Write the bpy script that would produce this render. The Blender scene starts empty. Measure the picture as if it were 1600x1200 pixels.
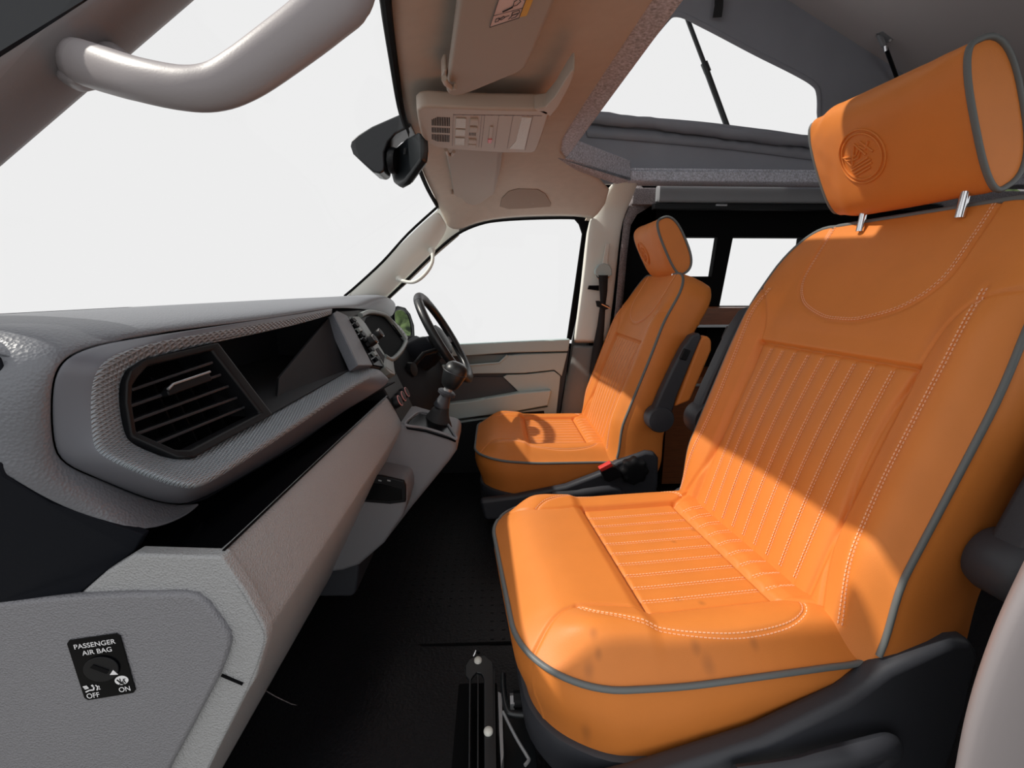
import bpy, bmesh, math, random
import numpy as np
from math import sin, cos, tan, pi, radians, sqrt, exp
from mathutils import Vector, Matrix
random.seed(4)
S = bpy.context.scene
# ------------------------------------------------------------------ camera, sky, sun, exposure
F = 700.0; PITCH = radians(12.1); YAW = radians(2.3); CAM = np.array([0.0, 0.0, 1.0])
cd = bpy.data.cameras.new('camera'); cam = bpy.data.objects.new('camera', cd); S.collection.objects.link(cam)
cd.sensor_width = 36.0; cd.lens = F / 1600 * 36.0; cd.clip_start = 0.02; cd.clip_end = 200
cam.location = CAM; cam.rotation_euler = (pi/2 - PITCH, 0, -YAW); S.camera = cam
SKY = 0.96; GLASS = 0.89
w = bpy.data.worlds.new('overcast_sky'); S.world = w; w.use_nodes = True
bg = w.node_tree.nodes['Background']; bg.inputs[0].default_value = (1.0, 1.0, 1.0, 1); bg.inputs[1].default_value = SKY
SUNDIR = Vector((1.0, 0.0, -1.07)).normalized()
sl = bpy.data.lights.new('sun', 'SUN'); sl.energy = 3.9; sl.angle = radians(0.9); sl.color = (1.0, 0.95, 0.86)
so = bpy.data.objects.new('sun', sl); S.collection.objects.link(so); so.location = (-4, -1, 5)
so.rotation_euler = SUNDIR.to_track_quat('-Z', 'Y').to_euler()
S.view_settings.view_transform = 'Standard'; S.view_settings.look = 'None'
S.view_settings.exposure = 0.0; S.view_settings.gamma = 1.0; S.view_settings.use_curve_mapping = False
S.cycles.max_bounces = 12; S.cycles.transparent_max_bounces = 16; S.cycles.diffuse_bounces = 6
# ------------------------------------------------------------------ survey helper: the point of a sight line on a given plane
fw = np.array([sin(YAW)*cos(PITCH), cos(YAW)*cos(PITCH), -sin(PITCH)])
rt = np.array([cos(YAW), -sin(YAW), 0.0]); upv = np.cross(rt, fw)
def P(px, py, Y=None, X=None, Z=None, pl=None):
    d = rt*(px-800)/F + upv*(600-py)/F + fw
    if pl is not None: t = (np.dot(pl[0]-CAM, pl[1])) / np.dot(d, pl[1])
    elif X is not None: t = (X-CAM[0])/d[0]
    elif Z is not None: t = (Z-CAM[2])/d[2]
    else: t = (Y-CAM[1])/d[1]
    return Vector((CAM + d*t).tolist())
def PP(lst, Y=None, **k): return [P(a[0], a[1], *( [a[2]] if len(a) > 2 else [Y]), **k) for a in lst]
def V(*a): return Vector(a)
# ------------------------------------------------------------------ materials
def srgb(c):
    return tuple(((v/255)/12.92 if v/255 <= .04045 else ((v/255+.055)/1.055)**2.4) for v in c) + (1,)
def mat(name, col, rough=.6, grain=0, gs=400, gd=.0006, metal=0, spec=.5, mottle=0, ms=8, coat=0, kind='noise', sheen=0):
    m = bpy.data.materials.new(name); m.use_nodes = True; nt = m.node_tree; b = nt.nodes['Principled BSDF']
    b.inputs['Base Color'].default_value = srgb(col); b.inputs['Roughness'].default_value = rough
    b.inputs['Metallic'].default_value = metal; b.inputs['Specular IOR Level'].default_value = spec
    b.inputs['Coat Weight'].default_value = coat; b.inputs['Sheen Weight'].default_value = sheen
    tc = nt.nodes.new('ShaderNodeTexCoord')
    if grain:
        n = nt.nodes.new('ShaderNodeTexNoise' if kind == 'noise' else 'ShaderNodeTexVoronoi')
        n.inputs['Scale'].default_value = gs
        if kind == 'noise': n.inputs['Detail'].default_value = 3
        nt.links.new(tc.outputs['Object'], n.inputs['Vector'])
        bp = nt.nodes.new('ShaderNodeBump'); bp.inputs['Strength'].default_value = grain; bp.inputs['Distance'].default_value = gd
        nt.links.new(n.outputs[0], bp.inputs['Height']); nt.links.new(bp.outputs[0], b.inputs['Normal'])
    if mottle:
        n2 = nt.nodes.new('ShaderNodeTexNoise'); n2.inputs['Scale'].default_value = ms; n2.inputs['Detail'].default_value = 4
        nt.links.new(tc.outputs['Object'], n2.inputs['Vector'])
        mx = nt.nodes.new('ShaderNodeMixRGB'); mx.blend_type = 'MULTIPLY'; mx.inputs[0].default_value = 1
        rp = nt.nodes.new('ShaderNodeValToRGB'); a = 1-mottle
        rp.color_ramp.elements[0].position = .3; rp.color_ramp.elements[0].color = (a, a, a, 1)
        rp.color_ramp.elements[1].position = .7; rp.color_ramp.elements[1].color = (1, 1, 1, 1)
        nt.links.new(n2.outputs[0], rp.inputs[0]); mx.inputs[1].default_value = srgb(col)
        nt.links.new(rp.outputs[0], mx.inputs[2]); nt.links.new(mx.outputs[0], b.inputs['Base Color'])
    return m
M = {}
M['orange'] = mat('orange_leatherette', (224, 133, 59), .5, .35, 620, .0006, spec=.4, mottle=.06, ms=14)
M['thread'] = mat('pale_orange_thread', (244, 186, 146), .7)
M['piping'] = mat('grey_piping', (104, 108, 108), .5, .2, 900, .0003)
M['black'] = mat('black_plastic', (19, 20, 23), .45, .3, 500, .0003, spec=.25)
M['seatplastic'] = mat('charcoal_seat_plastic', (52, 54, 60), .5, .5, 420, .0004)
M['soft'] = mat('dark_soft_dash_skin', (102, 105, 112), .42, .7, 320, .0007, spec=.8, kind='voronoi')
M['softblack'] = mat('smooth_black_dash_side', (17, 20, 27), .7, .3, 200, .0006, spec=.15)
M['beige'] = mat('grained_grey_plastic', (158, 159, 161), .45, 1, 420, .0011, spec=.45, kind='voronoi')
M['console'] = mat('grey_console_plastic', (124, 124, 128), .5, .5, 300, .0005, spec=.35)
M['cap'] = mat('grey_end_cap_plastic', (128, 128, 133), .45, 1, 420, .0011, kind='voronoi')
M['knurl'] = mat('smooth_decor_grey', (100, 102, 110), .35)
M['gloss'] = mat('gloss_black', (6, 7, 10), .2, spec=.12)
M['dark'] = mat('matt_black_void', (7, 7, 9), .85, spec=.15)
M['pocket'] = mat('dark_pocket_lining', (26, 27, 32), .7, .4, 500, .0004)
M['head'] = mat('beige_headliner_fabric', (202, 190, 178), .95, .5, 600, .0006, spec=.1, mottle=.06, ms=30)
M['visor'] = mat('beige_vinyl', (172, 158, 146), .6, .3, 500, .0003, spec=.3)
M['ohc'] = mat('beige_roof_console_plastic', (188, 172, 158), .5, .2, 500, .0003, spec=.35)
M['felt'] = mat('grey_felt_carpet', (224, 226, 238), 1, 1, 260, .003, spec=.05, mottle=.55, ms=170)
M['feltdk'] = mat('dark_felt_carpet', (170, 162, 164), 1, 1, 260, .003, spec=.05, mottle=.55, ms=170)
M['pillar'] = mat('pale_pillar_plastic', (226, 226, 218), .5, .35, 350, .0005, spec=.35)
M['pillardk'] = mat('grey_lower_pillar', (112, 112, 110), .55, .35, 350, .0005)
M['handle'] = mat('grey_handle_plastic', (136, 130, 132), .42, .3, 500, .0003)
M['canvas'] = mat('grey_tent_canvas', (150, 152, 160), .9, .6, 500, .0006, spec=.15, mottle=.08, ms=6)
M['roof'] = mat('grey_roof_lining', (196, 190, 190), .9, .4, 300, .0006, spec=.1)
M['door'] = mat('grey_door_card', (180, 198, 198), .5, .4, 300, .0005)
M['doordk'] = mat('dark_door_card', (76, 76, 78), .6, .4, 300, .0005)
M['rubber'] = mat('black_rubber_floor', (25, 25, 29), .45, 1, 130, .002, spec=.35, mottle=.3, ms=5)
M['carmetal'] = mat('van_paint', (20, 24, 30), .3)
M['chrome'] = mat('chrome', (225, 225, 228), .12, metal=1)
M['steel'] = mat('zinc_steel', (160, 162, 165), .35, metal=.4)
M['slat'] = mat('satin_black_slat', (46, 48, 52), .28, spec=.6)
M['cassette'] = mat('cassette_grey', (140, 142, 146), .5, .3, 500, .0003)
M['blacksteel'] = mat('black_painted_steel', (30, 34, 37), .32, spec=.6)
M['belt'] = mat('black_webbing', (30, 30, 32), .75, .6, 700, .0005)
M['red'] = mat('red_plastic', (215, 55, 50), .4)
M['pink'] = mat('pale_red_trim', (222, 150, 150), .3)
M['white'] = mat('white_print', (235, 235, 238), .6)
M['ink'] = mat('black_print', (40, 32, 32), .7)
M['paper'] = mat('pink_white_label', (226, 196, 188), .5)
M['yellow'] = mat('yellow_label', (226, 168, 30), .5)
M['radio'] = mat('silver_grey_radio_plastic', (120, 128, 126), .35)
M['screen'] = mat('dead_screen_black', (5, 6, 9), .6, spec=.03)
M['patch'] = mat('brown_beige_pad', (160, 143, 130), .9)
M['lens'] = mat('frosted_lamp_lens', (206, 198, 186), .3, 1, 300, .002)
M['clearlens'] = mat('light_handle_cap', (170, 175, 180), .3)
M['leather'] = mat('black_leather', (30, 32, 34), .34, .5, 500, .0005)
M['mirror'] = mat('mirror_glass', (235, 238, 240), .03, metal=1)
M['silver'] = mat('silver_wood_edge', (175, 178, 182), .35, metal=.6)
def wood():
    m = mat('walnut_laminate', (120, 66, 34), .4); nt = m.node_tree; b = nt.nodes['Principled BSDF']
    tc = nt.nodes.new('ShaderNodeTexCoord'); mp = nt.nodes.new('ShaderNodeMapping'); mp.inputs['Scale'].default_value = (4, 4, 60)
    n = nt.nodes.new('ShaderNodeTexNoise'); n.inputs['Scale'].default_value = 3; n.inputs['Detail'].default_value = 5
    r = nt.nodes.new('ShaderNodeValToRGB'); r.color_ramp.elements[0].color = srgb((84, 42, 20)); r.color_ramp.elements[1].color = srgb((150, 88, 50))
    nt.links.new(tc.outputs['Object'], mp.inputs[0]); nt.links.new(mp.outputs[0], n.inputs[0]); nt.links.new(n.outputs[0], r.inputs[0]); nt.links.new(r.outputs[0], b.inputs[0])
    return m
M['wood'] = wood()
def knurled():     # decor strip: fine woven relief
    m = mat('knurled_decor_strip', (148, 156, 164), .27, spec=.9); nt = m.node_tree; b = nt.nodes['Principled BSDF']
    tc = nt.nodes.new('ShaderNodeTexCoord'); hs = []
    for ang in (16, -16):
        mp = nt.nodes.new('ShaderNodeMapping'); mp.inputs['Rotation'].default_value = (radians(ang), radians(40), 0)
        wv = nt.nodes.new('ShaderNodeTexWave'); wv.inputs['Scale'].default_value = 90; wv.bands_direction = 'Z'
        nt.links.new(tc.outputs['Object'], mp.inputs[0]); nt.links.new(mp.outputs[0], wv.inputs[0]); hs.append(wv)
    mm = nt.nodes.new('ShaderNodeMath'); mm.operation = 'MAXIMUM'
    nt.links.new(hs[0].outputs[1], mm.inputs[0]); nt.links.new(hs[1].outputs[1], mm.inputs[1])
    bp = nt.nodes.new('ShaderNodeBump'); bp.inputs['Strength'].default_value = 1; bp.inputs['Distance'].default_value = .0025
    nt.links.new(mm.outputs[0], bp.inputs['Height']); nt.links.new(bp.outputs[0], b.inputs['Normal'])
    return m
M['strip'] = knurled()
def glass():
    m = bpy.data.materials.new('tinted_window_glass'); m.use_nodes = True; nt = m.node_tree
    for n in list(nt.nodes): nt.nodes.remove(n)
    o = nt.nodes.new('ShaderNodeOutputMaterial'); t = nt.nodes.new('ShaderNodeBsdfTransparent'); t.inputs[0].default_value = (GLASS, GLASS, GLASS, 1)
    g = nt.nodes.new('ShaderNodeBsdfGlossy'); g.inputs['Roughness'].default_value = .02; g.inputs[0].default_value = (1, 1, 1, 1)
    mx = nt.nodes.new('ShaderNodeMixShader'); mx.inputs[0].default_value = .012
    nt.links.new(t.outputs[0], mx.inputs[1]); nt.links.new(g.outputs[0], mx.inputs[2]); nt.links.new(mx.outputs[0], o.inputs[0])
    return m
M['glass'] = glass()
def foliage():
    m = mat('hedge_leaves', (70, 110, 50), .7); nt = m.node_tree; b = nt.nodes['Principled BSDF']
    tc = nt.nodes.new('ShaderNodeTexCoord'); n = nt.nodes.new('ShaderNodeTexNoise'); n.inputs['Scale'].default_value = 5; n.inputs['Detail'].default_value = 6
    r = nt.nodes.new('ShaderNodeValToRGB'); r.color_ramp.elements[0].position = .38; r.color_ramp.elements[0].color = srgb((22, 40, 16)); r.color_ramp.elements[1].position = .62; r.color_ramp.elements[1].color = srgb((150, 175, 110))
    nt.links.new(tc.outputs['Object'], n.inputs[0]); nt.links.new(n.outputs[0], r.inputs[0]); nt.links.new(r.outputs[0], b.inputs[0])
    return m
M['foliage'] = foliage()
# ------------------------------------------------------------------ object helpers
COL = S.collection
def wloc(o):
    l = Vector((0, 0, 0))
    while o is not None: l += o.location; o = o.parent
    return l
def tag(o, label=None, cat=None, group=None, kind=None):
    if label: o['label'] = label
    if cat: o['category'] = cat
    if group: o['group'] = group
    if kind: o['kind'] = kind
    return o
def thing(name, label, cat, loc=(0, 0, 0), group=None):
    o = bpy.data.objects.new(name, None); COL.objects.link(o); o.location = loc; o.empty_display_size = .05
    return tag(o, label, cat, group)
def mk(name, vs, fs, m, parent=None, smooth=True, bevel=0, sub=0, solid=0, seg=2, angle=35, soff=0):
    vs = [Vector(v) for v in vs]
    if parent is None:
        a = np.array([v[:] for v in vs]); L = Vector(((a[:, 0].min()+a[:, 0].max())/2, (a[:, 1].min()+a[:, 1].max())/2, a[:, 2].min()))
    else: L = wloc(parent)
    me = bpy.data.meshes.new(name); me.from_pydata([tuple(v-L) for v in vs], [], fs); me.update()
    bm = bmesh.new(); bm.from_mesh(me); bmesh.ops.recalc_face_normals(bm, faces=bm.faces); bm.to_mesh(me); bm.free()
    o = bpy.data.objects.new(name, me); COL.objects.link(o); me.materials.append(m if not isinstance(m, str) else M[m])
    if parent is None: o.location = L
    else: o.parent = parent
    if solid:
        md = o.modifiers.new('s', 'SOLIDIFY'); md.thickness = solid; md.offset = soff
    if bevel:
        md = o.modifiers.new('b', 'BEVEL'); md.width = bevel; md.segments = seg; md.limit_method = 'ANGLE'; md.angle_limit = radians(angle)
    if sub:
        md = o.modifiers.new('u', 'SUBSURF'); md.levels = sub; md.render_levels = sub
    if smooth:
        for p in me.polygons: p.use_smooth = True
        if not sub:
            try: me.set_sharp_from_angle(angle=radians(40 if not bevel else 180))
            except Exception: pass
            if bevel:
                wn = o.modifiers.new('w', 'WEIGHTED_NORMAL'); wn.keep_sharp = True
    return o
def slab(name, pts, vec, m, parent=None, bevel=.003, **k):
    pts = [Vector(p) for p in pts]; vec = Vector(vec); n = len(pts)
    vs = pts + [p+vec for p in pts]
    fs = [tuple(range(n)), tuple(range(2*n-1, n-1, -1))] + [(i, (i+1) % n, n+(i+1) % n, n+i) for i in range(n)]
    return mk(name, vs, fs, m, parent, bevel=bevel, **k)
def box(name, lo, hi, m, parent=None, bevel=.004, **k):
    a, b = lo, hi
    return slab(name, [(a[0], a[1], a[2]), (b[0], a[1], a[2]), (b[0], a[1], b[2]), (a[0], a[1], b[2])], (0, b[1]-a[1], 0), m, parent, bevel, **k)
def grid(name, rows, m, parent=None, solid=.004, sub=0, closed=False, caps=False, soff=0, **k):
    nr, nc = len(rows), len(rows[0]); vs = [p for r in rows for p in r]; fs = []
    for i in range(nr-1):
        for j in range(nc if closed else nc-1):
            fs.append((i*nc+j, i*nc+(j+1) % nc, (i+1)*nc+(j+1) % nc, (i+1)*nc+j))
    if caps: fs += [tuple(range(nc)), tuple((nr-1)*nc+j for j in range(nc-1, -1, -1))]
    return mk(name, vs, fs, m, parent, solid=solid, sub=sub, soff=soff, **k)
def catmull(pts, n=6, closed=False):
    pts = [Vector(p) for p in pts]; out = []; N = len(pts)
    rng = range(N) if closed else range(N-1)
    for i in rng:
        if closed: a, b, c, d = pts[i-1], pts[i], pts[(i+1) % N], pts[(i+2) % N]
        else: a, b, c, d = pts[max(i-1, 0)], pts[i], pts[i+1], pts[min(i+2, N-1)]
        for k in range(n):
            t = k/n; out.append(.5*((2*b)+(c-a)*t+(2*a-5*b+4*c-d)*t*t+(3*b-a-3*c+d)*t**3))
    if not closed: out.append(pts[-1])
    return out
def tube_data(pts, r, n=10, closed=False, ry=None, upref=None):
    pts = [Vector(p) for p in pts]; N = len(pts); vs = []; fs = []
    rr = r if isinstance(r, (list, tuple)) else [r]*N
    prev = None
    for i, p in enumerate(pts):
        if closed: t = pts[(i+1) % N]-pts[i-1]
        else: t = pts[min(i+1, N-1)]-pts[max(i-1, 0)]
        t.normalize()
        if upref is not None: a = Vector(upref)
        elif prev is None: a = Vector((0, 0, 1)) if abs(t.z) < .9 else Vector((1, 0, 0))
        else: a = prev
        a = (a-t*a.dot(t)).normalized(); b = t.cross(a); prev = a
        for k in range(n):
            th = 2*pi*k/n; ra = rr[i]; rb = rr[i]*(ry if ry else 1)
            vs.append(p+a*cos(th)*ra+b*sin(th)*rb)
    for i in range(N if closed else N-1):
        for k in range(n):
            j = (i+1) % N; fs.append((i*n+k, i*n+(k+1) % n, j*n+(k+1) % n, j*n+k))
    if not closed: fs += [tuple(range(n-1, -1, -1)), tuple((N-1)*n+k for k in range(n))]
    return vs, fs
def tube(name, pts, r, m, parent=None, n=10, closed=False, ry=None, upref=None, **k):
    vs, fs = tube_data(pts, r, n, closed, ry, upref); return mk(name, vs, fs, m, parent, **k)
def joined(name, parts, m, parent=None, **k):      # several (verts, faces) as ONE part
    vs = []; fs = []
    for v, f in parts:
        o = len(vs); vs += list(v); fs += [tuple(i+o for i in q) for q in f]
    return mk(name, vs, fs, m, parent, **k)
def boxdata(lo, hi):
    (x, y, z), (X, Y, Z) = lo, hi
    return [Vector(q) for q in ((x,y,z),(X,y,z),(X,Y,z),(x,Y,z),(x,y,Z),(X,y,Z),(X,Y,Z),(x,Y,Z))], [(3,2,1,0),(4,5,6,7),(0,1,5,4),(1,2,6,5),(2,3,7,6),(3,0,4,7)]
def lathe(name, c, axis, prof, m, parent=None, n=28, **k):      # prof: (distance along axis, radius)
    c = Vector(c); ax = Vector(axis).normalized(); a = Vector((0, 0, 1)) if abs(ax.z) < .9 else Vector((1, 0, 0))
    a = (a-ax*a.dot(ax)).normalized(); b = ax.cross(a); vs = []; fs = []
    for d, r in prof:
        for i in range(n):
            th = 2*pi*i/n; vs.append(c+ax*d+a*cos(th)*r+b*sin(th)*r)
    for j in range(len(prof)-1):
        for i in range(n): fs.append((j*n+i, j*n+(i+1) % n, (j+1)*n+(i+1) % n, (j+1)*n+i))
    fs += [tuple(range(n-1, -1, -1)), tuple((len(prof)-1)*n+i for i in range(n))]
    return mk(name, vs, fs, m, parent, **k)
def seg3(a, b, wd, th, nrm):        # small bar from a to b, width wd, raised th along nrm
    a, b, nrm = Vector(a), Vector(b), Vector(nrm).normalized(); t = (b-a).normalized(); s = t.cross(nrm).normalized()*wd/2
    n0 = -nrm*th*.2; n1 = nrm*th
    return [a-s+n0, b-s+n0, b+s+n0, a+s+n0, a-s+n1, b-s+n1, b+s+n1, a+s+n1], [(3,2,1,0),(4,5,6,7),(0,1,5,4),(1,2,6,5),(2,3,7,6),(3,0,4,7)]
def text(name, s, f, size, m, parent=None, align='LEFT', thick=.0002, sx=1.0):   # f maps (u, v) of the label to a point
    cu = bpy.data.curves.new('t', 'FONT'); cu.body = s; cu.size = size; cu.align_x = align
    ob = bpy.data.objects.new('t', cu); COL.objects.link(ob)
    dg = bpy.context.evaluated_depsgraph_get(); me = bpy.data.meshes.new_from_object(ob.evaluated_get(dg))
    vs = [f(v.co.x*sx, v.co.y) for v in me.vertices]; fs = [tuple(p.vertices) for p in me.polygons]
    bpy.data.objects.remove(ob); bpy.data.curves.remove(cu); bpy.data.meshes.remove(me)
    return mk(name, vs, fs, m, parent, smooth=False, solid=thick)
# ------------------------------------------------------------------ THE SETTING
def st(o): o['kind'] = 'structure'; return o
st(box('floor', (-1.0, .40, -.03), (3.2, 2.45, 0), 'rubber', bevel=0))
st(box('wall_bulkhead', (-1.02, .42, 0), (-.98, 2.45, .93), 'dark', bevel=0))
st(box('wall_rear', (3.0, .40, 0), (3.05, 2.45, 1.75), 'dark', bevel=0))
st(box('wall_left', (.62, .36, 0), (3.05, .40, .80), 'pillardk', bevel=0))
st(box('wall_left_post', (.62, .36, .80), (.80, .40, 1.50), 'pillardk', bevel=0))
st(mk('window_3', [V(.80, .38, .80), V(3.05, .38, .80), V(3.05, .38, 1.50), V(.80, .38, 1.50)], [(0, 1, 2, 3)], 'glass', smooth=False))
st(box('floor_ground', (-7, -8, -.50), (7, .30, -.45), mat('grey_driveway', (118, 116, 112), .9, .6, 60, .004, mottle=.2), bevel=0))
# headliner over the cab
front = [V(-.21, .50, 1.34), P(590, -120, Z=1.40), P(605, 0, Z=1.42), P(609, 37, Z=1.43), P(616.5, 93, Z=1.44), P(628, 170, Z=1.44), P(639, 207, Z=1.44), P(655, 261, Z=1.43), P(670, 297, Z=1.41), P(684.5, 323, Z=1.385)]
back = [V(.27, .46, 1.36), V(.27, .66, 1.46), P(1008, 0, Z=1.48), P(985, 38, Z=1.48), P(950, 93, Z=1.48), P(905, 163, Z=1.48), P(888, 192, Z=1.48), P(860, 235, Z=1.48), P(900, 266, Z=1.47), P(963, 287, Z=1.44)]
rows = []
for a, b in zip(front, back):
    r = []
    r.append(a+V(.004, 0, .045)); r.append(a+V(-.006, 0, .004))
    for k in range(1, 9):
        t = k/8; q = a.lerp(b, t); q.z += .025*sin(pi*min(t*1.6, 1))*(1-t*.6); r.append(q)
    r.append(b+(V(.025, .01, .0) if b.y > 1.6 and b is back[-1] else V(.01, 0, 0))); rows.append(r)
rows.append([P(x, y, Y=2.33) for x, y in [(696, 352), (702, 356), (714, 363), (732, 354), (750, 348), (785, 342), (815, 340), (845, 339), (902, 339), (920.6, 344), (926, 346)]])
o = st(grid('ceiling', rows, 'head', solid=.012, sub=1, soff=0))
# windscreen seal along the header
st(tube('trim_1', catmull([p+V(-.003, 0, .003) for p in front[1:]], 4), .009, 'dark', n=8))
# far screen pillar trim
apu = [(540, 464), (560, 447), (600, 410), (640, 366), (685, 325)]
apl = [(604, 466), (625, 441), (650, 420), (679, 392), (702, 356)]
up3 = [P(x, y, Y=2.27-.0*i) for i, (x, y) in enumerate(apu)]; lo3 = [P(x, y, Y=2.34) for x, y in apl]
rows = [up3, [a.lerp(b, .35)+V(0, -.025, .0) for a, b in zip(up3, lo3)], [a.lerp(b, .7)+V(0, -.03, 0) for a, b in zip(up3, lo3)], lo3]
pil = st(grid('trim_2', rows, 'pillar', solid=.006, sub=2))
st(tube('trim_3', catmull([p+V(-.006, .002, .004) for p in up3], 4), .006, 'dark', n=8))
# windscreen glass
wb = [V(-.80, .47, .88), V(-1.02, .85, .88), V(-1.12, 1.425, .88), V(-1.02, 2.0, .88), V(-.78, 2.38, .88)]
wt = [V(-.25, .50, 1.36), front[2]+V(-.02, .1, .01), V(-.20, 1.425, 1.45), P(660, 270, Z=1.42)+V(-.02, 0, .01), P(684.5, 323, Z=1.385)+V(.03, .12, .03)]
st(grid('window_1', [wb, [a+(b-a)*1.10+V(-.03, 0, 0) for a, b in zip(wb, wt)]], 'glass', solid=0))
# near screen pillar (passenger side, in front of the camera)
i0, i1, o0, o1 = P(0, 240, Y=.565), P(280, 0, Y=.60), P(0, 70, Y=.50), P(115, 0, Y=.52)
def ext(a, b, t): return a+(b-a)*t
rows = []
for t in (-1.6, -.7, 0, .5, 1, 1.6):
    i_, o_ = ext(i0, i1, t), ext(o0, o1, t); m_ = i_.lerp(o_, .5)+V(.012, -.012, 0)
    rows.append([i_+V(-.01, .02, 0), i_, i_.lerp(o_, .25)+V(.01, -.01, 0), m_, o_.lerp(i_, .2)+V(.004, -.004, 0), o_, o_+V(-.02, .02, .01)])
st(grid('trim_4', rows, 'handle', solid=.004, sub=1))
slab_o = [ext(o0, o1, -1.5)+V(.004, .003, 0), ext(o0, o1, 1.5)+V(.004, .003, 0), ext(o0, o1, 1.5)+V(-.10, -.03, .09), ext(o0, o1, -1.5)+V(-.10, -.03, .09)]
st(slab('wall_pillar_left', slab_o, (-.01, .02, -.01), 'carmetal', bevel=0))
# ------------------------------------------------------------------ pop-top: felt surround, canvas, roof
fl = st(slab('trim_5', [P(1008, -260, Z=1.478), P(1008, 0, Z=1.48), P(860, 235, Z=1.48), P(886, 247, Z=1.475), P(1070, 0, Z=1.475), P(1075, -260, Z=1.475)], (0, 0, .06), 'felt', bevel=.006, seg=3))
a, b, c, d = P(886, 247, Z=1.475), P(870, 246, Z=1.47), P(984, 282, Z=1.455), P(984, 252, Y=2.10)
c2 = P(963, 287, Z=1.44)
t1 = P(902, 220, Y=a.y+.01)
st(mk('trim_6', [a, t1, d, P(984, 278, Y=2.10), c, c2, P(900, 266, Z=1.465), b, t1+V(0, .05, .01), d+V(0, .06, .01)], [(0, 1, 2, 3), (0, 3, 4, 5, 6, 7), (1, 8, 9, 2)], 'felt', bevel=.004, solid=.006))
RY = 2.12
rz0, rz1 = P(989, 283, Y=RY).z, P(989, 266, Y=RY).z
st(box('trim_7', (P(984, 283, Y=RY).x, RY, rz0), (2.9, RY+.10, rz1), 'felt', bevel=.008, seg=3))
st(box('trim_8', (P(984, 283, Y=RY).x, RY+.012, rz1), (2.9, RY+.10, rz1+.014), 'felt', bevel=.006, seg=3))
st(box('trim_9', (.26, .50, 1.475), (2.9, .64, 1.53), 'felt', bevel=.008))
# roof panel: slopes down to its rear hinge
TY = 2.2; ra, rb = P(1230, 0, Y=TY), P(1400, 108, Y=TY); slope = (rb.z-ra.z)/(rb.x-ra.x)
def roofz(x): return ra.z+slope*(x-ra.x)
st(slab('ceiling_pop_top', [V(.20, .40, roofz(.20)), V(3.05, .40, roofz(3.05)), V(3.05, 2.42, roofz(3.05)), V(.20, 2.42, roofz(.20))], (0, 0, .03), 'roof', bevel=0))
# canvas side wall with its window opening
tent = thing('roof_tent', 'grey canvas side wall of the raised roof with a big clear window', 'tent', (1.2, 2.2, 1.5))
wp = [(925, 176), (1060, 20), (1100, 42), (1150, 70), (1200, 97), (1245, 120), (1268, 132), (1278, 145), (1281, 165), (1279, 190), (1275, 214), (1135, 196), (1010, 184)]
# opening outline in the canvas plane
op = [P(x, y, Y=TY) for x, y in [(930, 186), (985, 104), (1035, 38), (1058, 22), (1100, 40), (1180, 82), (1240, 112), (1270, 130), (1279, 145), (1280, 175), (1276, 214), (1200, 207), (1100, 195), (1010, 188)]]
x0t, x1t = .22, 3.0
outer = [V(x0t, TY, 1.47), V(x0t, TY, op[1].z), V(x0t, TY, op[2].z), V(x0t, TY, roofz(x0t)), V(.6, TY, roofz(.6)), V(op[5].x, TY, roofz(op[5].x)), V(op[6].x, TY, roofz(op[6].x)), V(op[7].x+.03, TY, roofz(op[7].x+.03)), V(1.9, TY, roofz(1.9)), V(x1t, TY, roofz(x1t)), V(x1t, TY, 1.47), V(op[11].x, TY, 1.47), V(op[12].x, TY, 1.47), V(op[13].x, TY, 1.47)]
n = len(op); vs = op+outer
mk('canvas_wall', vs, [(i, (i+1) % n, n+(i+1) % n, n+i) for i in range(n)], 'canvas', tent, solid=.003, smooth=False)
tube('window_binding', catmull(op, 5, True), .012, 'canvas', tent, n=8, closed=True, ry=.5)
mk('window_pane', op, [tuple(range(n))], 'glass', tent, smooth=False)
# rolled-up flap under the window with its stitched hem
hem = [P(x, y, Y=TY-.012) for x, y in [(922, 178), (985, 184), (1060, 192), (1135, 203), (1200, 210), (1262, 217)]]
rr = []
for i, p in enumerate(catmull(hem, 8)):
    rr.append((p+V(0, -.012, -.018+.002*sin(i*.7)), .024+.002*sin(i*.45)+.0012*sin(i*1.9)))
tube('rolled_flap', [q[0] for q in rr]+[V(1.7, TY-.02, rr[-1][0].z-.02)], [q[1] for q in rr]+[.024], 'canvas', tent, n=10)
h2 = [P(x, y, Y=TY-.008) for x, y in [(914, 196), (985, 202), (1060, 209), (1135, 217), (1200, 224), (1262, 231), (1330, 240)]]
h3 = [P(x, y, Y=TY-.008) for x, y in [(918, 214), (985, 219), (1060, 226), (1135, 233), (1200, 241), (1262, 249), (1330, 256)]]
rows = [[], []]
for k, (p, q) in enumerate(zip(catmull(h2, 12), catmull(h3, 12))):
    wv = .004*sin(k*1.3)*(.5+.5*sin(k*.37)); rows[0].append(p+V(0, wv, 0)); rows[1].append(q+V(0, -wv*.3, 0))
grid('hem_strip', rows, 'canvas', tent, solid=.004)
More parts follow.
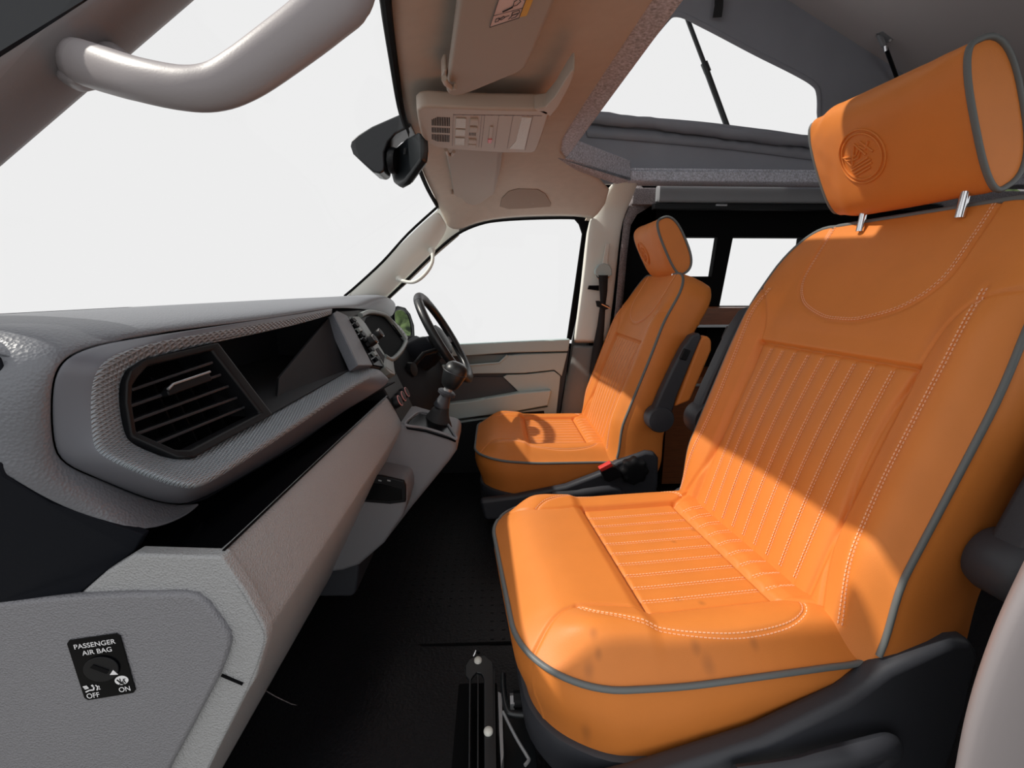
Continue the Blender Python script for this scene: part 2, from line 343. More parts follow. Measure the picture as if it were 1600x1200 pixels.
# front and near canvas walls (front one with a window too)
fx = .24
fr = [V(fx, .62, 1.5), V(fx, 2.2, 1.5), V(fx, 2.2, roofz(fx)), V(fx, .62, roofz(fx))]
fi = [V(fx, .95, 1.70), V(fx, 1.89, 1.70), V(fx, 1.89, roofz(fx)-.12), V(fx, .95, roofz(fx)-.12)]
mk('canvas_front', fr+fi, [(i, (i+1) % 4, 4+(i+1) % 4, 4+i) for i in range(4)], 'canvas', tent, solid=.003, smooth=False)
mk('front_pane', fi, [(0, 1, 2, 3)], 'glass', tent, smooth=False)
nr_ = [V(fx, .62, 1.5), V(2.7, .62, 1.5), V(2.7, .62, roofz(2.7)), V(fx, .62, roofz(fx))]
ni_ = [V(.6, .62, 1.62), V(1.4, .62, 1.62), V(1.4, .62, roofz(1.4)-.14), V(.6, .62, roofz(.6)-.14)]
mk('canvas_near', nr_+ni_, [(i, (i+1) % 4, 4+(i+1) % 4, 4+i) for i in range(4)], 'canvas', tent, solid=.003, smooth=False)
mk('near_pane', ni_, [(0, 1, 2, 3)], 'glass', tent, smooth=False)
# strap hanging from the roof
sp = [P(x, y, Y=2.17) for x, y in [(1117, -30), (1132, -30), (1130, 12), (1128, 26), (1114, 27), (1117, 8)]]
tag(slab('roof_strap', sp, (0, .004, 0), 'belt', bevel=.0005), 'short black webbing strap hanging from the top of the canvas wall', 'strap')
# strut outside the canvas window
rs = thing('roof_strut', 'slim dark telescopic strut seen through the canvas window', 'strut', P(1137, 196, Y=2.26))
tube('strut_tube', PP([(1137, 200), (1101, 102)], 2.26), .0125, 'blacksteel', rs, n=12)
tube('strut_rod', PP([(1103, 106), (1072, 24)], 2.26), .0095, 'blacksteel', rs, n=12)
tube('strut_collar', PP([(1106, 113), (1100, 98)], 2.26), .0155, 'blacksteel', rs, n=12)
# gas strut bracket on the roof lining
rpl = (np.array(V(1.0, 1.5, roofz(1.0)).to_tuple()), np.array([-slope, 0, 1.0]))
def R(px, py, off=0): return P(px, py, pl=(rpl[0]-np.array([0, 0, off]), rpl[1]))
gb = thing('gas_strut', 'slim black gas strut hanging from a small metal bracket on the roof lining', 'strut', R(1383, 62))
slab('bracket_plate', [R(1368, 53, .001), R(1379, 49, .001), R(1396, 62, .001), R(1386, 68, .001)], (0, 0, .003), 'steel', gb, bevel=.0005)
tube('bracket_screw', [R(1391, 63, .0), R(1391, 63, .006)], .005, 'steel', gb)
pa = R(1376, 54); pe = R(1383, 72, .035)
slab('bracket_fork', [pa+V(-.012, 0, 0), pa+V(.014, 0, 0), pe+V(.008, 0, 0), pe+V(-.008, 0, 0)], (0, .012, 0), 'steel', gb, bevel=.001)
tube('ball_joint', [pe, pe+V(.006, 0, -.02)], .008, 'chrome', gb)
d_ = P(1400, 118, Y=(pe.y+.06)); d2 = pe+(d_-pe)*1.6
tube('strut_body', [pe, d2], .0075, 'black', gb)
# ------------------------------------------------------------------ far side: B pillar, door, sliding window
W = 2.37
bl = [(960, 284, 2.18), (948, 299, 2.24), (936, 320, 2.29), (921, 344, 2.31), (916, 380, 2.32), (911, 430, 2.32), (905, 480, 2.32), (897, 538, 2.32)]
br = [(998, 284, 2.15), (993, 300, 2.20), (984, 320, 2.27), (974, 344, 2.29), (969, 380, 2.30), (964, 430, 2.30), (958, 480, 2.30), (951, 538, 2.30)]
rows = []
for p, q in zip(bl, br):
    A, B = P(*p[:2], Y=p[2]), P(*q[:2], Y=q[2]); rows.append([A+V(0, .03, 0), A, A.lerp(B, .3)+V(0, -.012, 0), A.lerp(B, .7)+V(0, -.014, 0), B, B+V(0, .04, 0)])
st(grid('trim_10', rows, 'pillar', solid=.004, sub=1))
bl = [(897, 538), (892, 575), (882, 615), (877, 650), (874, 720), (872, 790)]; br = [(951, 538), (946, 575), (940, 615), (936, 650), (934, 720), (934, 790)]
rows = []
for p, q in zip(bl, br):
    A, B = P(*p, Y=2.31), P(*q, Y=2.29); rows.append([A+V(0, .03, 0), A, A.lerp(B, .3)+V(0, -.014, 0), A.lerp(B, .7)+V(0, -.016, 0), B, B+V(0, .04, 0)])
st(grid('trim_11', rows, 'pillardk', solid=.004, sub=1))
# pressed strip on the pillar
st(slab('trim_12', PP([(947, 380), (953, 380), (948, 425), (939, 424)], 2.272), (0, .01, 0), 'pillar', bevel=.003))
# felt margin around the sliding window
fo = [P(x, y, Y=2.29) for x, y in [(998, 284), (984, 320), (975, 344), (969, 400), (962, 480), (952, 560), (942, 640)]]
fi2 = [P(x, y, Y=2.31) for x, y in [(1020, 320), (995, 335), (985, 352), (979, 400), (972, 480), (964, 560), (954, 640)]]
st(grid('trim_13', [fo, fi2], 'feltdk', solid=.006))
fz = P(1020, 322, Y=2.31).z
zt = rz0+.004
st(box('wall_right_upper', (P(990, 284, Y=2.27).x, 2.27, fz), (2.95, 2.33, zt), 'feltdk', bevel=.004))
# dark window surround, rear quarter
wx0 = P(979, 352, Y=2.33).x
win = thing('window_2', None, None, (1.3, 2.34, .9)); win['kind'] = 'structure'
a1 = [P(1082, 371, Y=2.36), P(1122, 371, Y=2.36), P(1113, 431, Y=2.36), P(1075, 431, Y=2.36)]
z1, z0_ = a1[0].z, P(1125, 478, Y=2.36).z
A0 = .80; A1 = P(1122, 371, Y=2.36).x; B0 = P(1146, 366, Y=2.36).x; B1 = P(1253, 366, Y=2.36).x
zl = P(1100, 432, Y=2.36).z
box('surround', (wx0, 2.345, z1), (2.95, 2.40, 1.45), 'dark', win, bevel=.003)
box('surround', (.50, 2.345, .0), (A0+.02, 2.40, 1.5), 'dark', win, bevel=.003)
# slanted divider between the panes
slab('divider', [P(1122, 369, Y=2.345), P(1146, 369, Y=2.345), P(1124, 480, Y=2.345), P(1104, 480, Y=2.345)], (0, .04, 0), 'dark', win, bevel=.002)
box('surround', (A0, 2.345, .75), (A1-.02, 2.40, zl), 'dark', win, bevel=.003)
box('surround', (A0, 2.345, .75), (2.95, 2.40, z0_), 'dark', win, bevel=.003)
box('surround', (B1, 2.345, z0_), (2.95, 2.40, z1), 'dark', win, bevel=.003)
mk('pane', [V(A0-.01, 2.37, z0_-.01), V(B1+.01, 2.37, z0_-.01), V(B1+.01, 2.37, z1+.01), V(A0-.01, 2.37, z1+.01)], [(0, 1, 2, 3)], 'glass', win, smooth=False)
st(box('wall_right_rear', (.60, 2.36, 0), (3.0, 2.42, .76), 'dark', bevel=0))
for x, y in ((976, 408), (969, 472)):
    tag(lathe('press_stud', P(x, y, Y=2.335), (0, -1, 0), [(0, .008), (.004, .008), (.007, .005), (.008, .001)], 'steel', n=14), 'small round metal press stud on the window surround, %s of two' % ('upper' if y < 440 else 'lower'), 'stud', 'press studs beside the sliding window')
# cassette blind above the window
bx0, bx1 = P(1026, 300, Y=2.25).x, 2.2; bz1, bz0 = P(1026, 289, Y=2.25).z, P(1026, 317, Y=2.25).z
cs = thing('blind_cassette', 'long dark grey blind cassette above the rear sliding window', 'blind', (1.2, 2.25, bz0))
vs = []
rows = []
for x in (bx0, bx0+.008, bx1-.01, bx1):
    k = .6 if x in (bx0, bx1) else 1; cy, cz, hy, hz = 2.25, (bz0+bz1)/2, .022*k, (bz1-bz0)/2*(.85 if k < 1 else 1)
    rows.append([V(x, cy+hy*(abs(cos(t))**.45)*(1 if cos(t) > 0 else -1), cz+hz*(abs(sin(t))**.45)*(1 if sin(t) > 0 else -1)) for t in [2*pi*i/24 for i in range(24)]])
grid('cassette_body', rows, 'cassette', cs, solid=0, closed=True, caps=True)
box('blind_rail', (bx0-.012, 2.235, bz0-.030), (bx1, 2.275, bz0-.003), 'black', cs, bevel=.003)
box('blind_catch', (P(1118, 319, Y=2.235).x, 2.229, bz0-.016), (P(1136, 319, Y=2.235).x, 2.237, bz0-.006), 'steel', cs, bevel=.002)
# cabinet behind the seats
cb = thing('side_cabinet', 'walnut laminate cabinet with silver edging under the rear side window', 'cabinet', (1.2, 2.2, 0))
ct, cl_ = P(1140, 480, Y=2.28).z, P(1140, 505, Y=2.28).z
box('top_board', (.95, 2.20, cl_), (2.6, 2.34, ct), 'wood', cb, bevel=.002)
box('edge_strip', (.95, 2.19, cl_-.014), (2.6, 2.215, cl_), 'silver', cb, bevel=.001)
ez = P(1100, 590, Y=2.2).z
box('shelf_edge', (.85, 2.05, ez-.012), (2.6, 2.34, ez), 'silver', cb, bevel=.001)
box('shelf_board', (.85, 2.06, ez), (2.6, 2.34, ez+.03), 'wood', cb, bevel=.001)
box('door_front', (.85, 2.10, .02), (2.6, 2.13, ez-.012), 'wood', cb, bevel=.001)
# ---- driver's door
dr = thing('door_1', None, None, (.1, 2.36, .2)); dr['kind'] = 'structure'
ypl = 2.36
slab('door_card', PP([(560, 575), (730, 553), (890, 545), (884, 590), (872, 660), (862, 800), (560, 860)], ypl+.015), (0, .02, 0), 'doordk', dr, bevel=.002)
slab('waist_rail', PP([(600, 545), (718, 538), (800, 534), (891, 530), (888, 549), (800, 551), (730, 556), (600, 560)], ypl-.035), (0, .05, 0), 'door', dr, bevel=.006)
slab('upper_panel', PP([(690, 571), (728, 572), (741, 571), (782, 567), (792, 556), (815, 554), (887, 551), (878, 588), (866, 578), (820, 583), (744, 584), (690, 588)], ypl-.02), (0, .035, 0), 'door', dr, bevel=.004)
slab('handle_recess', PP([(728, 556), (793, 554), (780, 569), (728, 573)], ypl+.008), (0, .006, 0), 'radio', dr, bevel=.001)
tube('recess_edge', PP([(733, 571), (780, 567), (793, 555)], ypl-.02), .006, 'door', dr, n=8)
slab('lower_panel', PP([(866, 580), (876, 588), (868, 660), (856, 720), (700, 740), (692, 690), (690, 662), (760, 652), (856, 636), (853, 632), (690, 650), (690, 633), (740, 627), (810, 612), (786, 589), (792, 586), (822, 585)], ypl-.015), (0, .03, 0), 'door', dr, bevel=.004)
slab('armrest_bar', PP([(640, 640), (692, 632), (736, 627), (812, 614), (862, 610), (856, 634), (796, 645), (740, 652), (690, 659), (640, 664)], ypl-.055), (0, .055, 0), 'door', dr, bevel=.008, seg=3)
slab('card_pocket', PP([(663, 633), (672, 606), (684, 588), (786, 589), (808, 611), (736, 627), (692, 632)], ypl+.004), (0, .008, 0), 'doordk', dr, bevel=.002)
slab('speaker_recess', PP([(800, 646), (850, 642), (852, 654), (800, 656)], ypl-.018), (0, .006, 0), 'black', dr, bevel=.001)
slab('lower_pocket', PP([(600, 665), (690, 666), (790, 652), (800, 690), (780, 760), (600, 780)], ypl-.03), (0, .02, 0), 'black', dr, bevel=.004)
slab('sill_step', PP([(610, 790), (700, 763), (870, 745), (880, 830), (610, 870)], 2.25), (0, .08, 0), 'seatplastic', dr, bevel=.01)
# window pane and black window channel
wpn = [(606, 466), (640, 433), (679, 395), (714, 366), (750, 350), (785, 344), (845, 341), (900, 341), (912, 347), (916, 362), (908, 450), (891, 531), (720, 540), (640, 545), (603, 520)]
mk('window_pane', PP(wpn, 2.385), [tuple(range(len(wpn)))], 'glass', dr, smooth=False)
tube('window_channel', catmull(PP(wpn[:12], 2.375), 4), .007, 'dark', dr, n=8)
slab('rear_channel', PP([(893, 336), (915, 336), (923, 344), (919, 362), (910, 450), (893, 531), (886, 531), (898, 450), (910, 365), (905, 350)], 2.365), (0, .02, 0), 'dark', dr, bevel=.002)
bkp = PP([(918, 336), (919, 362), (911, 450), (894, 533), (876, 650), (868, 860), (1030, 860), (1040, 420), (1040, 290), (925, 290)], 2.41)
st(slab('wall_right_pillar', bkp, (0, .02, 0), 'pillardk', bevel=0))
st(slab('wall_right_screen', PP([(541, 464), (606, 470), (642, 437), (681, 399), (717, 368), (717, 340), (686, 326), (640, 368)], 2.385), (0, .01, 0), 'pillar', bevel=0))
st(slab('wall_right_corner_top', PP([(915, 344), (932, 300), (946, 278), (1003, 280), (1003, 300), (975, 350)], 2.345), (0, .02, 0), 'head', bevel=0))
st(slab('wall_right_sill', PP([(866, 537), (905, 537), (885, 660), (880, 860), (820, 860), (835, 650)], 2.415), (0, .02, 0), 'dark', bevel=0))
cvt = PP([(683, 330), (690, 372), (714, 364), (732, 354), (750, 348), (785, 342), (815, 340), (845, 339), (902, 339), (925, 346), (960, 300), (690, 300)], 2.40)
st(slab('wall_right_rail', cvt, (0, .02, 0), 'pillardk', bevel=0))
# seat belt on the pillar
sb = thing('seat_belt', 'black seat belt hanging from its guide on the pale pillar beside the driver seat', 'seat belt', P(943, 600, Y=2.2))
lathe('anchor_washer', P(942, 427, Y=2.285), (0, -1, 0), [(0, .036), (.008, .036), (.012, .031), (.013, .01)], 'chrome', sb)
slab('belt_guide', [P(x, y, Y=2.262) for x, y in [(930, 421), (936, 413), (944, 411), (952, 414), (956, 420), (957, 430), (950, 433), (936, 432), (930, 428)]], (0, .03, 0), 'door', sb, bevel=.006, seg=3)
def strip(name, a, b, m, parent): return grid(name, [a, b], m, parent, solid=.003)
strip('webbing', PP([(935, 430), (937, 455), (938, 475), (933, 510), (926, 545), (918, 600), (912, 650)], 2.25), PP([(950, 430), (949, 455), (946, 478), (944, 515), (940, 560), (934, 610), (930, 660)], 2.25), 'belt', sb)
slab('webbing_slot', PP([(921, 446), (936, 446), (936, 454), (919, 452)], 2.27), (0, .02, 0), 'dark', sb, bevel=.001)
slab('latch_tongue', PP([(931, 470), (936, 470), (952, 478), (953, 482), (946, 484), (933, 479)], 2.235), (0, .012, 0), 'black', sb, bevel=.002)
tube('latch_plate', PP([(940, 475), (954, 482)], 2.23), .004, 'chrome', sb)
# hedge behind the van, seen in the door mirror
hv = []; hf = []
for i in range(41):
    for j in range(17):
        u, v = i/40, j/16; x = 3.5+9*u; y = 4.6+1.6*u+.5*(1-v); z = -.45+3.4*v
        k = .25*sin(7*x+5*z)+.18*sin(13*z-9*x)+.12*sin(23*x+17*z); hv.append(V(x, y-k*.8, z+.1*sin(9*x)))
for i in range(40):
    for j in range(16): hf.append((i*17+j, (i+1)*17+j, (i+1)*17+j+1, i*17+j+1))
tag(mk('hedge', hv, hf, 'foliage', solid=.3), 'tall green leafy hedge behind the van, reflected in the door mirror', 'hedge')
# far grab handle on the pillar
gh = thing('grab_handle', 'small pale grab handle on the far screen pillar beside the driver window', 'grab handle', P(640, 437, Y=2.28))
pts = PP([(622, 435, 2.30), (630, 439, 2.27), (644, 441, 2.24), (656, 436, 2.22), (668, 424, 2.22), (675, 411, 2.24), (676, 398, 2.27), (674, 391, 2.30)])
tube('handle_grip', catmull(pts, 5), [.010]*6+[.0085]*24+[.010]*6, 'pillar', gh, n=12)
lathe('handle_foot', pts[0]+V(0, .01, 0), (pts[1]-pts[0]), [(0, .018), (.012, .015), (.02, .010)], 'pillar', gh)
lathe('handle_foot', pts[-1]+V(0, .01, 0), (pts[-2]-pts[-1]), [(0, .018), (.012, .015), (.02, .010)], 'pillar', gh)
# door mirror outside
dm = thing('door_mirror', 'dark door mirror outside the driver window, its glass showing green trees', 'mirror', P(628, 520, Y=2.55))
mn = V(.89, -.45, .03).normalized(); mpl = (np.array([-.53, 2.52, .86]), np.array(mn[:]))
def DM(l, off=0): return [P(x, y, pl=(mpl[0]+mpl[1]*off, mpl[1])) for x, y in l]
hsg = DM([(604, 490), (610, 481), (622, 477), (634, 480), (642, 490), (648, 508), (649, 526), (643, 535), (632, 538), (618, 530), (607, 512)])
mcn = sum(hsg, Vector())/len(hsg); bk_ = [p.lerp(mcn, .35)-mn*.07 for p in hsg]; n = len(hsg)
mk('mirror_housing', hsg+bk_, [tuple(range(n)), tuple(range(2*n-1, n-1, -1))]+[(i, (i+1) % n, n+(i+1) % n, n+i) for i in range(n)], 'carmetal', dm, bevel=.008, seg=3)
gl_ = [(616, 488), (624, 483), (632, 485), (638, 493), (642, 507), (643, 522), (639, 530), (633, 531), (622, 522), (617, 506)]
mk('mirror_pane', DM(gl_, .004), [tuple(range(len(gl_)))], 'mirror', dm, smooth=False)
tube('mirror_rim', catmull(DM(gl_, .004), 4, True), .005, 'carmetal', dm, n=8, closed=True)
slab('mirror_arm', PP([(640, 530, 2.5), (660, 526, 2.45), (700, 536, 2.42), (700, 552, 2.42), (630, 552, 2.5)]), (0, .03, 0), 'radio', dm, bevel=.006)
SPOTS = [(-.447, -.242, .011), (-.445, -.262, .009), (-.463, -.272, .013), (-.283, -.262, .013), (-.27, -.280, .017), (-.256, -.154, .011), (-.219, -.172, .010), (-.099, .064, .010), (-.17, .024, .010), (-.183, -.265, .012)]
# ------------------------------------------------------------------ SEATS (built once in their own frame: x rearward, y across, z up)
def pldist(X, Y, pts):
    d = np.full(X.shape, 9.)
    for (ax, ay), (bx, by) in zip(pts[:-1], pts[1:]):
        vx, vy = bx-ax, by-ay; t = np.clip(((X-ax)*vx+(Y-ay)*vy)/(vx*vx+vy*vy), 0, 1)
        d = np.minimum(d, np.hypot(X-ax-t*vx, Y-ay-t*vy))
    return d
def smooth(e0, e1, x):
    t = np.clip((x-e0)/(e1-e0), 0, 1); return t*t*(3-2*t)
def rr_inside(X, Y, hx, hy, rf):     # distance inside a rounded rectangle; rf = radius per point
    qx, qy = np.abs(X)-(hx-rf), np.abs(Y)-(hy-rf)
    return -(np.hypot(np.maximum(qx, 0), np.maximum(qy, 0))+np.minimum(np.maximum(qx, qy), 0)-rf)
def cm2(pts, n=8): return [(p.x, p.y) for p in catmull([(a, b, 0) for a, b in pts], n)]
CHX, CCX, CHY = .322, -.238, .294
# cushion: s = -x is the distance in front of the crease
def mirr(p): return [(a, -b) for a, b in p]
c_side = [(.08, .19), (.33, .19)]
c_front = [(.33, -.19), (.33, .19)]
c_diag = cm2([(.33, .19), (.39, .178), (.455, .175), (.50, .19), (.555, .235)])
c_dbl = cm2([(.455, .175), (.42, .205), (.33, .238), (.22, .255), (.12, .252), (.07, .235), (.052, .21)])
c_rear = [(.085, -.19), (.085, .19)]
c_tail = [(.08, .19), (.02, .225)]
def cushion_z(x, y):
    x = np.asarray(x, float); y = np.asarray(y, float); s = -x
    rf = np.where(x < CCX, .15, .05)
    d = np.maximum(rr_inside(x-CCX, y, CHX, CHY, rf), 0)
    z = -.014+.040*(1-(1-np.clip(d/.13, 0, 1))**2.4)
    ay = np.abs(y)
    z += .020*smooth(.17, .235, ay)*smooth(.0, .05, d)*smooth(.56, .44, s)
    pan = smooth(.197, .186, ay)*smooth(.335, .325, s)
    z -= .010*pan
    z += .010*smooth(.33, .36, s)*smooth(0, .08, d)+.016*smooth(.28, .54, s)
    P0 = .38/10; fl = np.sqrt(np.abs(np.sin(pi*(y+.19)/P0)))
    z += .006*fl*pan*smooth(.0, .012, np.abs(s-.085))
    z += .008*smooth(.085, .05, s)*pan
    g = np.zeros_like(z)
    for c, dep, wd in ((c_side, .007, .004), (mirr(c_side), .007, .004), (c_front, .009, .004), (c_diag, .005, .003), (mirr(c_diag), .005, .003), (c_dbl, .003, .004), (mirr(c_dbl), .003, .004), (c_rear, .005, .003), (c_tail, .005, .004), (mirr(c_tail), .005, .004)):
        g += dep*np.exp(-(pldist(s, y, c)/wd)**2)
    z -= g
    # a few soft creases at the rear corners
    z += .0015*np.sin(60*(x+y))*smooth(.10, .0, s)*smooth(.2, .26, ay)
    return z
def rr_map(a, b, hx, hy, rfun, tap=None):
    m = np.maximum(np.abs(a), np.abs(b)); ms = np.maximum(m, 1e-6); ab, bb = a/ms, b/ms
    px, py = ab*hx, bb*hy; r = rfun(px)
    qx, qy = np.abs(px)-(hx-r), np.abs(py)-(hy-r); both = (qx > 0) & (qy > 0)
    nn = np.maximum(np.hypot(qx, qy), 1e-9)
    bx = np.where(both, np.sign(px)*((hx-r)+r*qx/nn), px); by = np.where(both, np.sign(py)*((hy-r)+r*qy/nn), py)
    k = m**5
    return (a*hx)*(1-k)+bx*m*k, (b*hy)*(1-k)+by*m*k
def fastmesh(name, verts, faces, m, parent):
    me = bpy.data.meshes.new(name); verts = np.asarray(verts, np.float32); faces = np.asarray(faces, np.int32)
    me.vertices.add(len(verts)); me.vertices.foreach_set('co', verts.ravel())
    me.loops.add(faces.size); me.loops.foreach_set('vertex_index', faces.ravel())
    me.polygons.add(len(faces)); me.polygons.foreach_set('loop_start', np.arange(0, faces.size, 4, dtype=np.int32)); 
    me.update(calc_edges=True); me.polygons.foreach_set('use_smooth', np.ones(len(faces), bool)); me.materials.append(M[m])
    me.validate(); o = bpy.data.objects.new(name, me); COL.objects.link(o); o.parent = parent; return o
def border(N):      # indices of the border loop of an N x N grid (row-major), in order
    idx = [(0, j) for j in range(N)]+[(i, N-1) for i in range(1, N)]+[(N-1, j) for j in range(N-2, -1, -1)]+[(i, 0) for i in range(N-2, 0, -1)]
    return [i*N+j for i, j in idx]
def gridfaces(N):
    i, j = np.meshgrid(np.arange(N-1), np.arange(N-1), indexing='ij'); a = (i*N+j).ravel()
    return np.stack([a, a+1, a+N+1, a+N], 1)
def skin(name, X, Y, Z, rings, m, parent, flip=False):
    N = X.shape[0]; vs = np.stack([X.ravel(), Y.ravel(), Z.ravel()], 1); fs = [gridfaces(N)]; b = np.array(border(N)); n = len(b); vv = [vs]; prev = b; base = len(vs)
    for rg in rings:
        vv.append(rg); cur = np.arange(base, base+n); fs.append(np.stack([prev, cur, np.roll(cur, -1), np.roll(prev, -1)], 1)); prev = cur; base += n
    f = np.concatenate(fs)
    if flip: f = f[:, ::-1]
    return fastmesh(name, np.concatenate(vv), f, m, parent)
def dashes(lines, f, step, ln, wd, th, off):       # stitches along plan curves lying on surface f(u, v) -> (points, normals)
    C0 = []; C1 = []
    for c in lines:
        c = np.array(c, float); sg = np.hypot(*(c[1:]-c[:-1]).T); cum = np.concatenate([[0], np.cumsum(sg)]); q = np.arange(step*.5, cum[-1], step)
        x = np.interp(q, cum, c[:, 0]); y = np.interp(q, cum, c[:, 1]); k = np.clip(np.searchsorted(cum, q)-1, 0, len(sg)-1)
        t = (c[1:]-c[:-1])[k]/sg[k][:, None]; nrm = np.stack([-t[:, 1], t[:, 0]], 1); p = np.stack([x, y], 1)
        for s_ in ((-off, off) if off else (0,)): C0.append(p+nrm*s_-t*ln/2); C1.append(p+nrm*s_+t*ln/2)
    C0 = np.concatenate(C0); C1 = np.concatenate(C1); p0, n0 = f(C0[:, 0], C0[:, 1]); p1, n1 = f(C1[:, 0], C1[:, 1])
    return [seg3(a, b, wd, th, c) for a, b, c in zip(p0, p1, n0)]
def surf(fn):
    def g(u, v):
        e = .002; p = fn(u, v); a = fn(u+e, v)-p; b = fn(u, v+e)-p; n = np.cross(a, b); return p, n/np.linalg.norm(n, axis=1)[:, None]
    return g
def cpt(s, y): return np.stack([-s, y, cushion_z(-s, y)+.0006], 1)
# backrest frame
LEAN = radians(19); BU = Vector((sin(LEAN), 0, cos(LEAN))); BN = Vector((-cos(LEAN), 0, sin(LEAN)))
BT0, BT1, BHY = -.09, .76, .306; BCT, BHT = (BT0+BT1)/2, (BT1-BT0)/2
def bw(t): return 1-.10*float(smooth(.40, .80, np.array(t)))
def bwa(t): return 1-.10*smooth(.40, .80, t)
b_top = [(.462, -.195), (.462, .195)]
b_side = cm2([(.462, .195), (.38, .182), (.25, .182), (.12, .20), (.0, .235)])
b_out = cm2([(.462, .195), (.50, .200), (.545, .215), (.585, .245), (.61, .30)])
b_dbl = cm2([(.60, .235), (.52, .243), (.40, .240), (.27, .238), (.14, .246), (.02, .262)])
b_U = cm2([(.76, -.165), (.70, -.165), (.62, -.16), (.565, -.12), (.535, -.05), (.530, 0), (.535, .05), (.565, .12), (.62, .16), (.70, .165), (.76, .165)])
def back_w(t, y):
    t = np.asarray(t, float); y0 = np.asarray(y, float); y = y0/bwa(t); ay = np.abs(y)
    rf = np.where(t > BCT, .11, .04)
    d = np.maximum(rr_inside(t-BCT, y, BHT, BHY, rf), 0)
    w = .034*(1-(1-np.clip(d/.11, 0, 1))**2.4)*(1-.75*smooth(.52, .76, t))
    w += .030*smooth(.18, .29, ay)*smooth(0, .16, t)*smooth(.76, .52, t)
    w += .010*smooth(.18, .25, ay)*smooth(0, .05, d)*smooth(.66, .50, t)
    pan = smooth(.205, .19, ay)*smooth(.467, .457, t)
    w -= .010*pan
    w += .016*np.sin(np.clip(t/.5, 0, 1)*pi)*smooth(.26, .1, ay)
    P0 = .38/10; y1 = y0
    inn = smooth(.188, .184, np.abs(y1))
    w += .006*np.sqrt(np.abs(np.sin(pi*(y1+.19)/P0)))*smooth(.464, .456, t)*inn
    g = np.zeros_like(w)
    for c, dep, wd in ((b_top, .009, .0035), (b_side, .006, .004), (mirr(b_side), .006, .004), (b_out, .005, .003), (mirr(b_out), .005, .003), (b_dbl, .003, .005), (mirr(b_dbl), .003, .005), (b_U, .004, .003)):
        g += dep*np.exp(-(pldist(t, y0, c)/wd)**2)
    return w-g
def bpt(t, y):
    w_ = back_w(t, y)+.0006; return np.stack([t*BU.x+w_*BN.x, y, t*BU.z+w_*BN.z], 1)
def cap_section():
    ang = np.linspace(0, 2*pi, 40, endpoint=False); pts = []
    # superellipse along the tilted long axis with a flatter front
    c = np.array([.205, .845]); L = .118; Wf, Wb = .028, .060
    ax = np.array([.46, -.89]); ax /= np.linalg.norm(ax); pn = np.array([-ax[1], ax[0]])*-1    # pn points to the front (-x)
    if pn[0] > 0: pn = -pn
    for a in ang:
        u = cos(a); v = sin(a); e = .72
        uu = (abs(u)**e)*np.sign(u)*L; vv = (abs(v)**e)*np.sign(v)*(Wf if v > 0 else Wb)
        pts.append(c+ax*uu+pn*vv)
    return np.array(pts), c, ax, pn
